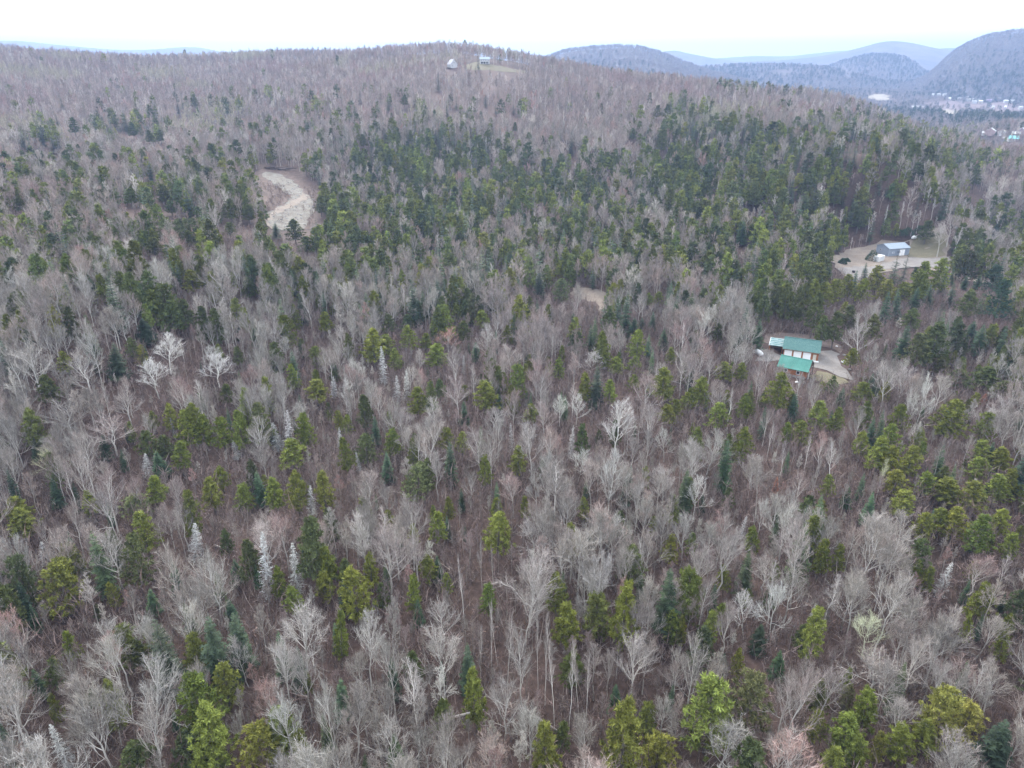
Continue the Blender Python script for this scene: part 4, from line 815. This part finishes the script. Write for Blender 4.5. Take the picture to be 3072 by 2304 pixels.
def forest(r0, r1, sp, lod, seed):
    rg = np.random.default_rng(seed); X, Y = grid(r0, r1, sp, *((-80, 80) if r0 < 200 else (-44, 44)), seed=seed); n = len(X)
    Z = gz(X, Y); slope_ok = np.ones(n, bool)
    h = rg.normal(12.4, 1.9, n).clip(7, 17); u, v, _ = project(X, Y, Z); ut, vt, _ = project(X, Y, Z+h); um, vm, zc = project(X, Y, Z+h*.6)
    ok = (um > -260) & (um < 3332) & (vt < 2420) & (rg.uniform(0, 1, n) > .06)
    cp = conifer_p(um, vm); tp = thicket_p(um, vm)
    con = rg.uniform(0, 1, n) < cp; thick = (~con) & (rg.uniform(0, 1, n) < tp*.85)
    h = np.where(con, np.where(vm > 1000, h*rg.uniform(.35, 1.05, n), h*rg.uniform(.78, 1.25, n)), h); h = np.where(thick, rg.uniform(4.5, 9, n), h)
    ut, vt, _ = project(X, Y, Z+h); um, vm, zc = project(X, Y, Z+h*.6); u3, v3, _ = project(X, Y, Z+h*.3)
    for poly in CLEAR:
        for (a, b) in ((u, v), (ut, vt), (um, vm), (u3, v3)): ok &= ~inpoly(a, b, poly)
    for poly, rm in FRONT:
        for (a, b) in ((u, v), (ut, vt), (um, vm), (u3, v3)): ok &= ~(inpoly(a, b, poly) & (np.hypot(X, Y) < rm))
    for hs_ in (H1, H2): ok &= np.hypot(X-hs_.location[0], Y-hs_.location[1]) > 9
    # hidden behind the ridge: not worth planting
    zr = CAMZ+(Z+h-CAMZ)
    for s in (.6, .7, .8, .86, .9, .94):
        g_ = gz(X*s, Y*s)+6; ok &= (CAMZ+(Z+h+4-CAMZ)*s) > g_
    rr = np.hypot(X, Y); blocked = np.zeros(n, bool)
    for t in TREES:
        if not t['hero'] : continue
        dd = (X-t['x'])**2+(Y-t['y'])**2; ok &= dd > (max(1.6, t['r']*(.75 if t['kind'] in LEAFY else .55)))**2
    if r0 < 700:
        for (hu, hv, hw, hh, hr) in HB:
            near = (rr < hr-.5) & (np.abs(um-hu) < hw+220)
            if not near.any(): continue
            ix = np.nonzero(near)[0]; hit = np.zeros(len(ix), bool)
            rp = .24*h[ix]*FPX/zc[ix]
            for (a, b) in ((ut, vt), (um, vm), (u3, v3)):
                hit |= ((a[ix]-hu)/(hw+.5*rp+2))**2+((b[ix]-hv)/(hh*.88+.28*rp+2))**2 < 1
            blocked[ix[hit]] = True
        # what would stand in front of a tree seen in full is only low growth
        hs = np.where(blocked, rg.uniform(3.5, 8.0, n), h); us, vs_, _ = project(X, Y, Z+hs)
        for (hu, hv, hw, hh, hr) in HB:
            ok &= ~(blocked & (rr < hr-.5) & (((us-hu)/(hw+4))**2+((vs_-hv)/(hh*.85))**2 < 1))
        h = hs; thick = thick | blocked; con = con & ~blocked
    X, Y, Z, h, um, vm, con, thick, zc = [q[ok] for q in (X, Y, Z, h, um, vm, con, thick, zc)]; n = len(X)
    a2 = um/1.389
    fir_p = np.where(vm/1.389 < 330, .72, .42); kind = np.where(con, np.where(rg.uniform(0, 1, n) < fir_p, 'fir', np.where(rg.uniform(0, 1, n) < .86, 'pine', 'cedar')),
             np.where(thick, 'pole', rg.choice(['round', 'vase', 'pole', 'birch'], n, p=[.31, .37, .26, .06]))).astype('<U8')
    # white-stemmed stands behind the barn and by the hilltop
    bz = ((um/1.389-1990)/200)**2+((vm/1.389-470)/60)**2 < 1; kind[bz & ~con & (rg.uniform(0, 1, n) < .5)] = 'birch'
    rad = np.select([kind == 'fir', kind == 'pine', kind == 'cedar', kind == 'round', kind == 'vase', kind == 'birch'], [h*.145, h*.2, h*.22, h*.26, h*.215, h*.16], h*.16)*rg.uniform(.8, 1.25, n)
    col = np.where(con[:,None], palette_con(n, rg, kind), palette_bare(n, rg, um, vm))
    red = thick & (rg.uniform(0, 1, n) < .6); col[red] = [.215,.155,.145]
    rd2 = (~con) & (rg.uniform(0, 1, n) < .035); col[rd2] = [.29,.175,.155]
    wt = (~con) & (rg.uniform(0, 1, n) < .03); col[wt] = [.40,.38,.34]
    # pinkish maples, budding yellow-green patches on the upper slope
    by = (~con) & (vm < 420) & (vnoise(X/70, Y/70, 21) > .27); col[by] = [.30,.29,.21]
    br = (~con) & (vnoise(X/55, Y/55, 22) > .28); col[br] = col[br]*.5+np.array([.25,.175,.165])*.5
    if lod == 2: col = np.where(con[:,None], col, col*np.array([1.08, 1.0, 1.02]))
    elif lod == 1: col = np.where(con[:,None], col, col*np.array([1.06, 1.0, .99]))
    for i in range(n):
        yield kind[i], X[i], Y[i], h[i], rad[i], col[i]
fill_lists = []
for (r0, r1, sp, lod, seed) in ((25, 270, 3.35, 0, 1), (270, 620, 4.5, 1, 2), (620, 1420, 6.0, 2, 3)):
    for (k, x, y, h, r, c) in forest(r0, r1, sp, lod, seed): fill_lists.append((k, x, y, h, r, c, lod))
for (k, x, y, h, r, c, lod) in fill_lists:
    bk = np.array(BARK[k]); bk = bk if (lod == 0 or k == 'birch' or k in LEAFY) else bk*(.5 if lod == 1 else .15)+np.array(c)*(.5 if lod == 1 else .85)
    add_tree(k, x, y, h, r, c, tuple(bk)); TREES[-1]['lod'] = lod

# ------------------------------------------------------------------ which trees are individuals (largest in the photo), the rest are stuff
CLASS = {'pine': 'pine_tree', 'white': 'pine_tree', 'cedar': 'cedar_tree', 'fir': 'fir_tree', 'sparse': 'fir_tree', 'dead': 'dead_spruce', 'birch': 'birch_tree', 'round': 'bare_tree', 'vase': 'bare_tree', 'pole': 'bare_tree'}
for t in TREES:
    u, v, zc = project(t['x'], t['y'], t['z']+t['h']*.62); t['u'], t['v'], t['px'] = float(u), float(v), float(FPX*t['h']/zc*max(.35, t['r']/4 if t['kind'] in ('round','vase') else .7))
    t['in'] = 6 < u < 3066 and 6 < v < 2298
indiv = []
for cl in set(CLASS.values()):
    L_ = [t for t in TREES if CLASS[t['kind']] == cl and t['in'] and (t['hero'] or t.get('lod', 0) == 0)]
    L_.sort(key=lambda t: (-t['hero'], -t['px'])); indiv += L_[:300 if cl in ('bare_tree', 'pine_tree') else (150 if cl == 'fir_tree' else 100)]
for t in indiv: t['ind'] = True

# labels: look + place
ROWS = [(2090,"along the bottom edge"),(1800,"in the lower part"),(1500,"in the lower middle"),(1230,"at mid height"),(980,"just above mid height"),(720,"in the upper middle"),(0,"on the far upper slope")]
COLS = [(430,"far left"),(860,"left"),(1290,"left of centre"),(1720,"centre"),(2150,"right of centre"),(2600,"right"),(9999,"far right")]
def look(t):
    k = t['kind']; c = np.array(t['tcol']); lum = c.mean(); h = t['h']
    if t['code'] == 'K': return "pale cream budding round-crowned tree"
    if t['code'] == 'k': return "pale yellowish budding tree"
    if t['code'] == 'O': return "small rust-red dead fir"
    if t['code'] == 'S': return "pale broken standing trunk"
    if t['code'] == 'X': return "large sparse dark spruce with bare boughs"
    if t['code'] == 'T': return "large blue-green layered pine"
    if t['code'] == 'Z': return "golden-yellow dense cedar"
    size = "tall" if h > 12.6 else ("small" if h < 9.2 else "mid-sized")
    if k == 'pine': return f"{size} {'yellow-green' if c[1] > .105 else 'dark green'} tufted pine"
    if k == 'cedar': return f"{size} {'bright yellow-green' if c[1] > .15 else 'dull green'} dense cedar"
    if k == 'fir': return f"{size} {'dark green' if c[1] > .055 else 'blackish green'} pointed fir"
    if k == 'dead': return f"{size} silver-grey dead spruce"
    if k == 'birch': return f"{size} white-stemmed birch"
    size = "tall" if h > 14 else ("low" if h < 10.5 else "mid-sized")
    tone = "reddish" if c[0] > c[1]*1.27 else ("whitish" if lum > .36 else ("pale grey" if lum > .255 else ("grey" if lum > .2 else "brown-grey")))
    shape = {'round': "broad leafless tree", 'vase': "upright leafless tree", 'pole': "slim leafless tree"}[k]
    return f"{size} {tone} {shape}"
groups = {}
for t in indiv:
    row = next(i for i, (a, _) in enumerate(ROWS) if t['v'] > a); col = next(i for i, (a, _) in enumerate(COLS) if t['u'] < a)
    t['lk'] = look(t); groups.setdefault((t['lk'], row, col), []).append(t)
for (lk, row, col), L_ in groups.items():
    L_.sort(key=lambda t: t['u'])
    for i, t in enumerate(L_):
        rk = "" if len(L_) == 1 else (", leftmost" if i == 0 else (", rightmost" if i == len(L_)-1 else f", {ORD[i]} from left"))
        t['label'] = f"{lk} {ROWS[row][1]}, {COLS[col][1]}{rk}"
GRP = {'pine_tree': "pines of the forest", 'cedar_tree': "cedars of the forest", 'fir_tree': "firs of the forest", 'dead_spruce': "dead spruces", 'birch_tree': "birches", 'bare_tree': "leafless broadleaf trees of the forest"}
CATG = {'pine_tree': "pine", 'cedar_tree': "cedar", 'fir_tree': "fir", 'dead_spruce': "dead tree", 'birch_tree': "birch", 'bare_tree': "tree"}
indiv.sort(key=lambda t: (t['kind'], -t['px']))
for n, t in enumerate(indiv):
    cl = CLASS[t['kind']]; protos = PROTO[t['kind']]; tm, cm, H, R, _ = protos[n % len(protos)]
    root = bpy.data.objects.new(cl, None); root.empty_display_size = .5; COL.objects.link(root)
    root.location = (t['x'], t['y'], t['z']); root.rotation_euler = (t['tilt'][0], t['tilt'][1], t['rot']); sx = t['r']/R; root.scale = (sx, sx, t['h']/H)
    tag(root, t['label'], CATG[cl], GRP[cl])
    for nm, me in (("trunk", tm), ("crown", cm)):
        c = bpy.data.objects.new(nm, me); COL.objects.link(c); c.parent = root; c["tcol"] = t['tcol']; c["bcol"] = t['bcol']

# ------------------------------------------------------------------ scattered forest as stuff (instances on points)
def scatter(name, label, cat, protos, pts):
    """pts: list of (x,y,z,sx,sz,rot,idx,tcol,bcol)"""
    col = bpy.data.collections.new(name+"_sources")
    for i, me in enumerate(protos): col.objects.link(bpy.data.objects.new(f"source_{name}_{i:02d}", me))
    n = len(pts); me = bpy.data.meshes.new(name); me.vertices.add(n)
    me.vertices.foreach_set("co", np.array([p[:3] for p in pts], np.float32).ravel())
    def attr(nm, ty, data, key):
        a = me.attributes.new(nm, ty, 'POINT'); a.data.foreach_set(key, data)
    attr("scl", 'FLOAT_VECTOR', np.array([(p[3], p[3], p[4]) for p in pts], np.float32).ravel(), "vector")
    attr("rot", 'FLOAT_VECTOR', np.array([(0, 0, p[5]) for p in pts], np.float32).ravel(), "vector")
    attr("idx", 'INT', np.array([p[6] for p in pts], np.int32), "value")
    attr("tcol", 'FLOAT_VECTOR', np.array([p[7] for p in pts], np.float32).ravel(), "vector")
    attr("bcol", 'FLOAT_VECTOR', np.array([p[8] for p in pts], np.float32).ravel(), "vector")
    o = bpy.data.objects.new(name, me); COL.objects.link(o); tag(o, label, cat, kind="stuff")
    ng = bpy.data.node_groups.new(name+"_scatter", 'GeometryNodeTree')
    ng.interface.new_socket("Geometry", in_out='INPUT', socket_type='NodeSocketGeometry'); ng.interface.new_socket("Geometry", in_out='OUTPUT', socket_type='NodeSocketGeometry')
    N = ng.nodes; gi = N.new("NodeGroupInput"); go = N.new("NodeGroupOutput"); ip = N.new("GeometryNodeInstanceOnPoints"); ci = N.new("GeometryNodeCollectionInfo")
    ci.inputs['Collection'].default_value = col; ci.inputs['Separate Children'].default_value = True; ci.inputs['Reset Children'].default_value = True
    ip.inputs['Pick Instance'].default_value = True
    def na(nm, ty):
        q = N.new("GeometryNodeInputNamedAttribute"); q.data_type = ty; q.inputs['Name'].default_value = nm
        return q.outputs[0]
    l = ng.links.new
    l(gi.outputs[0], ip.inputs['Points']); l(ci.outputs[0], ip.inputs['Instance']); l(na("idx", 'INT'), ip.inputs['Instance Index'])
    l(na("scl", 'FLOAT_VECTOR'), ip.inputs['Scale'])
    er = N.new("FunctionNodeEulerToRotation"); l(na("rot", 'FLOAT_VECTOR'), er.inputs[0]); l(er.outputs[0], ip.inputs['Rotation'])
    l(ip.outputs[0], go.inputs[0])
    md = o.modifiers.new("scatter", 'NODES'); md.node_group = ng
    return o
STUFF = {'bare_tree': ("bare_forest", "mass of leafless grey broadleaf trees covering the hillside", "forest"), 'pine_tree': ("pine_forest", "mass of yellow-green pines scattered through the forest", "forest"),
         'fir_tree': ("fir_forest", "mass of small dark pointed firs on the slopes", "forest"), 'cedar_tree': ("cedar_thicket", "scattered dense green cedars among the leafless trees", "forest"), 'birch_tree': ("birch_stand", "white-stemmed birches standing behind the barn and among the forest", "forest"), 'dead_spruce': ("dead_stand", "dead grey spruces scattered in the forest", "forest")}
NTREES = len(TREES)
for cl, (nm, lb, ct) in STUFF.items():
    keys = []; protos = []; pts = []
    for i, t in enumerate(TREES):
        if t.get('ind') or CLASS[t['kind']] != cl: continue
        key = t['kind']+(['', '_mid', '_far'][t.get('lod', 0)])
        if key not in PROTO: key = t['kind']
        if key not in keys: keys.append(key)
        pts.append((key, i))
    if not pts: continue
    base = {}
    for k in keys: base[k] = len(protos); protos += [q[4] for q in PROTO[k]]
    rows = []
    for key, i in pts:
        t = TREES[i]; q = i % len(PROTO[key]); _, _, H, R, _ = PROTO[key][q]
        rows.append((t['x'], t['y'], t['z'], t['r']/R, t['h']/H, t['rot'], base[key]+q, t['tcol'], t['bcol']))
    scatter(nm, lb, ct, protos, rows)
# understory brush
rg = np.random.default_rng(77); X, Y = grid(25, 330, 2.2, -80, 80, seed=8); Z = gz(X, Y); u, v, _ = project(X, Y, Z); u2, v2, _ = project(X, Y, Z+2)
ok = (u > -150) & (u < 3222) & (rg.uniform(0, 1, len(X)) < .75)
for poly in CLEAR[1:]: ok &= ~inpoly(u, v, poly) & ~inpoly(u2, v2, poly)
rows = []
for x, y, z in zip(X[ok], Y[ok], Z[ok]):
    c = [(.17,.115,.10),(.20,.145,.13),(.15,.115,.10),(.22,.18,.16)][rg.integers(4)]; s = rg.uniform(.9, 2.4)
    rows.append((x, y, z, s, s*rg.uniform(.7, 1.3), rg.uniform(0, 6.28), int(rg.integers(4)), c, (.24,.2,.18)))
X, Y = grid(370, 480, 2.6, -30, 0, seed=18); Z = gz(X, Y); u, v, _ = project(X, Y, Z); ok = inpoly(u, v, PX_STONE) & ((~inpoly(u, v, PX_STONE2)) | (rg.uniform(0, 1, len(X)) < .10)) & (rg.uniform(0, 1, len(X)) < .8)
for x, y, z in zip(X[ok], Y[ok], Z[ok]):
    s = rg.uniform(.5, 1.5); rows.append((x, y, z, s, s*rg.uniform(.5, 1.1), rg.uniform(0, 6.28), int(rg.integers(4)), [(.15,.095,.08),(.19,.15,.13),(.13,.09,.075)][rg.integers(3)], (.2,.16,.14)))
scatter("brush", "reddish brown twiggy undergrowth on the forest floor", "undergrowth", [q[4] for q in PROTO['brush']], rows)
# valley and far hillsides
rows = []; rg = np.random.default_rng(78)
FARP = ['round_far', 'vase_far', 'fir_far', 'pine_far', 'cedar_far']; protos = []; base = {}
for k in FARP: base[k] = len(protos); protos += [q[4] for q in PROTO[k]]
def far_tree(x, y, z, pc, sc):
    if rg.uniform() < pc: k = rg.choice(['fir_far', 'pine_far', 'cedar_far']); c = [(.034,.058,.036),(.055,.078,.034),(.045,.062,.036)][rg.integers(3)]; h = rg.uniform(9, 16)*sc; r = h*.22
    else: k = rg.choice(['round_far', 'vase_far']); c = [(.20,.165,.17),(.24,.20,.195),(.17,.14,.145),(.27,.245,.22)][rg.integers(4)]; h = rg.uniform(10, 15)*sc; r = h*.36
    q = int(rg.integers(len(PROTO[k]))); _, _, H, R, _ = PROTO[k][q]; rows.append((x, y, z, r/R, h/H, rg.uniform(0, 6.28), base[k]+q, c, (.26,.24,.23)))
X, Y = grid(1420, 3600, 13, az0=4, az1=41, seed=9); Z = gz(X, Y); u, v, _ = project(X, Y, Z); u2, v2, _ = project(X, Y, Z+8)
ok = np.ones(len(X), bool)
for poly in (PX_SAND, PX_TAN): ok &= ~inpoly(u, v, poly) & ~inpoly(u2, v2, poly)
intown = inpoly(u, v, PX_TOWN); ok &= ~(intown & (rg.uniform(0, 1, len(X)) > .12))
for (tu, tv, tw, _) in TOWN: ok &= ~((np.abs(u-tu) < tw*.6+3) & (v > tv-9) & (v < tv+6))
for s in (.3, .4, .5, .6, .7, .8, .9): ok &= (CAMZ+(Z+18-CAMZ)*s) > gz(X*s, Y*s)+8
pcn = np.clip(.3+vnoise(X/220, Y/220, 31)*1.6, .03, .9)
for x, y, z, p in zip(X[ok], Y[ok], Z[ok], pcn[ok]): far_tree(x, y, z, p, 1.0)
X, Y = grid(980, 1420, 9, az0=14, az1=42, seed=10); Z = gz(X, Y); u, v, _ = project(X, Y, Z); ok = (u > 2700) & (rg.uniform(0, 1, len(X)) < .8)
HSE = [(2969,407,17),(3036,423,26),(3017,421,13),(3046,408,20),(3068,402,16),(3003,407,10),(2950,406,9)]
u2, v2, _ = project(X, Y, Z+8)
for (tu, tv, tw) in HSE: ok &= ~((np.abs(u2-tu) < tw*.7+5) & (v2 > tv-16) & (v2 < tv+5)) & ~((np.abs(u-tu) < tw*.7+4) & (np.abs(v-tv) < 4))
for x, y, z in zip(X[ok], Y[ok], Z[ok]): far_tree(x, y, z, .42 if x > 700 and y < 1080 else .25, .85)
for key, (G_, dist) in HILLPTS.items():
    nr, nc, _ = G_.shape; n = {'knoll': 9000, 'spur': 5000, 'mid': 8000, 'right': 12000}[key]
    a = rg.uniform(0, nr-1.001, n); b = rg.uniform(0, nc-1.001, n); i = a.astype(int); j = b.astype(int); fa = (a-i)[:,None]; fb = (b-j)[:,None]
    P_ = (G_[i, j]*(1-fb)+G_[i, j+1]*fb)*(1-fa)+(G_[i+1, j]*(1-fb)+G_[i+1, j+1]*fb)*fa
    uu, vv, _ = project(P_[:,0], P_[:,1], P_[:,2]); k = (uu < 3250) & (P_[:,2] > -22) & ~(((uu-2350)/45)**2+((vv-221)/8)**2 < 1) & ~((np.abs(uu-2543) < 10) & (np.abs(vv-226) < 6))
    pc = np.clip({'knoll': .10, 'spur': .45, 'mid': .3, 'right': .12}[key]+vnoise(P_[:,0]/260, P_[:,1]/260, 33)*1.0, .02, .9)
    for p, c_ in zip(P_[k], pc[k]): far_tree(p[0], p[1], p[2]-1, c_, 1.25)
scatter("valley_forest", "hazy woodland covering the distant valley and the blue hills", "forest", protos, rows)

# shrubs by the barn
def shrub(u, v, r, h, label, mat=None):
    rg = np.random.default_rng(int(u)); p = at_ground(u, v); o = empty("shrub", p); C = TM(); T = TM()
    T.tube([(0, 0, -.2), (0, 0, h*.5)], [.12, .05], 5, 0.0, .5)
    for k in range(900):
        d = nrm(rg.normal(0, 1, 3)); d[2] = abs(d[2]); q = rg.uniform(.55, 1)**.5*(1+.15*math.sin(d[0]*5+u)); c = d*np.array([r, r, h])*q+np.array([0, 0, .15])
        e = nrm(d+rg.normal(0, .6, 3)); x = nrm(np.cross(e, rg.normal(0, 1, 3)))*.14; C.tri(c-x, c+x, c+e*.55, .5, rg.uniform(0, 1))
    for nm, tm_, mt in (("stem", T, M['bark']), ("foliage", C, M['leaf'])):
        ob = bpy.data.objects.new(nm, tm_.mesh("shrub_"+nm, mt)); COL.objects.link(ob); ob.parent = o; ob["tcol"] = (.050,.080,.044); ob["bcol"] = (.13,.11,.10)
    tag(o, label, "shrub", "dark evergreen shrubs in the barn yard")
shrub(2615, 782, 3.0, 4.6, "large rounded dark evergreen shrub beside the white container")
shrub(2527, 792, 2.0, 2.2, "small dark shrub on the tan dirt left of the barn")
shrub(2540, 786, 1.5, 1.4, "lowest dark shrub on the dirt, right of the small one")
shrub(2700, 708, 3.4, 3.0, "dark evergreen hedge bush behind the barn, left one")
shrub(2722, 705, 3.4, 3.2, "dark evergreen hedge bush behind the barn, middle one")
shrub(2760, 698, 3.4, 3.0, "dark evergreen hedge bush behind the barn, right one")

# fallen logs on the open forest floor
LOGS = [(225,1575,7,.5),(640,1640,6,-.4),(1452,1760,6,.2),(1560,2125,7,-.7),(1690,1965,5,.9),(1330,2165,6,.3),(1940,1850,6,-.2)]
for n_, (u, v, ln, an) in enumerate(sorted(LOGS)):
    a = at_ground(u, v); b = a+np.array([math.cos(an)*ln, math.sin(an)*ln, 0]); a[2] += .35; b[2] = float(gz(b[0], b[1]))+.5
    log_thing("fallen_log", a, b, .24, M['log'], f"pale fallen log lying on the reddish forest floor, {ORD[n_]} from left", "log", "fallen logs in the foreground")
# ------------------------------------------------------------------ haze
m = bpy.data.materials.new("valley_haze"); m.use_nodes = True; n = m.node_tree.nodes; n.clear()
pv = n.new("ShaderNodeVolumePrincipled"); mo = n.new("ShaderNodeOutputMaterial"); m.node_tree.links.new(pv.outputs[0], mo.inputs['Volume'])
pv.inputs['Color'].default_value = (.38, .54, .90, 1); pv.inputs['Density'].default_value = 1.6e-4; pv.inputs['Anisotropy'].default_value = 0.15
a, z0, z1 = 15500, -80, 640
o = mesh_obj("haze", [(x, y, z) for z in (z0, z1) for y in (-1800, a) for x in (-a, a)], [(0,2,3,1),(4,5,7,6),(0,1,5,4),(1,3,7,5),(3,2,6,7),(2,0,4,6)], m)
tag(o, "thin blue haze hanging over the valley and far hills", "haze", kind="stuff")
print("TREES", NTREES, "individuals", len(indiv), "far", len(rows))
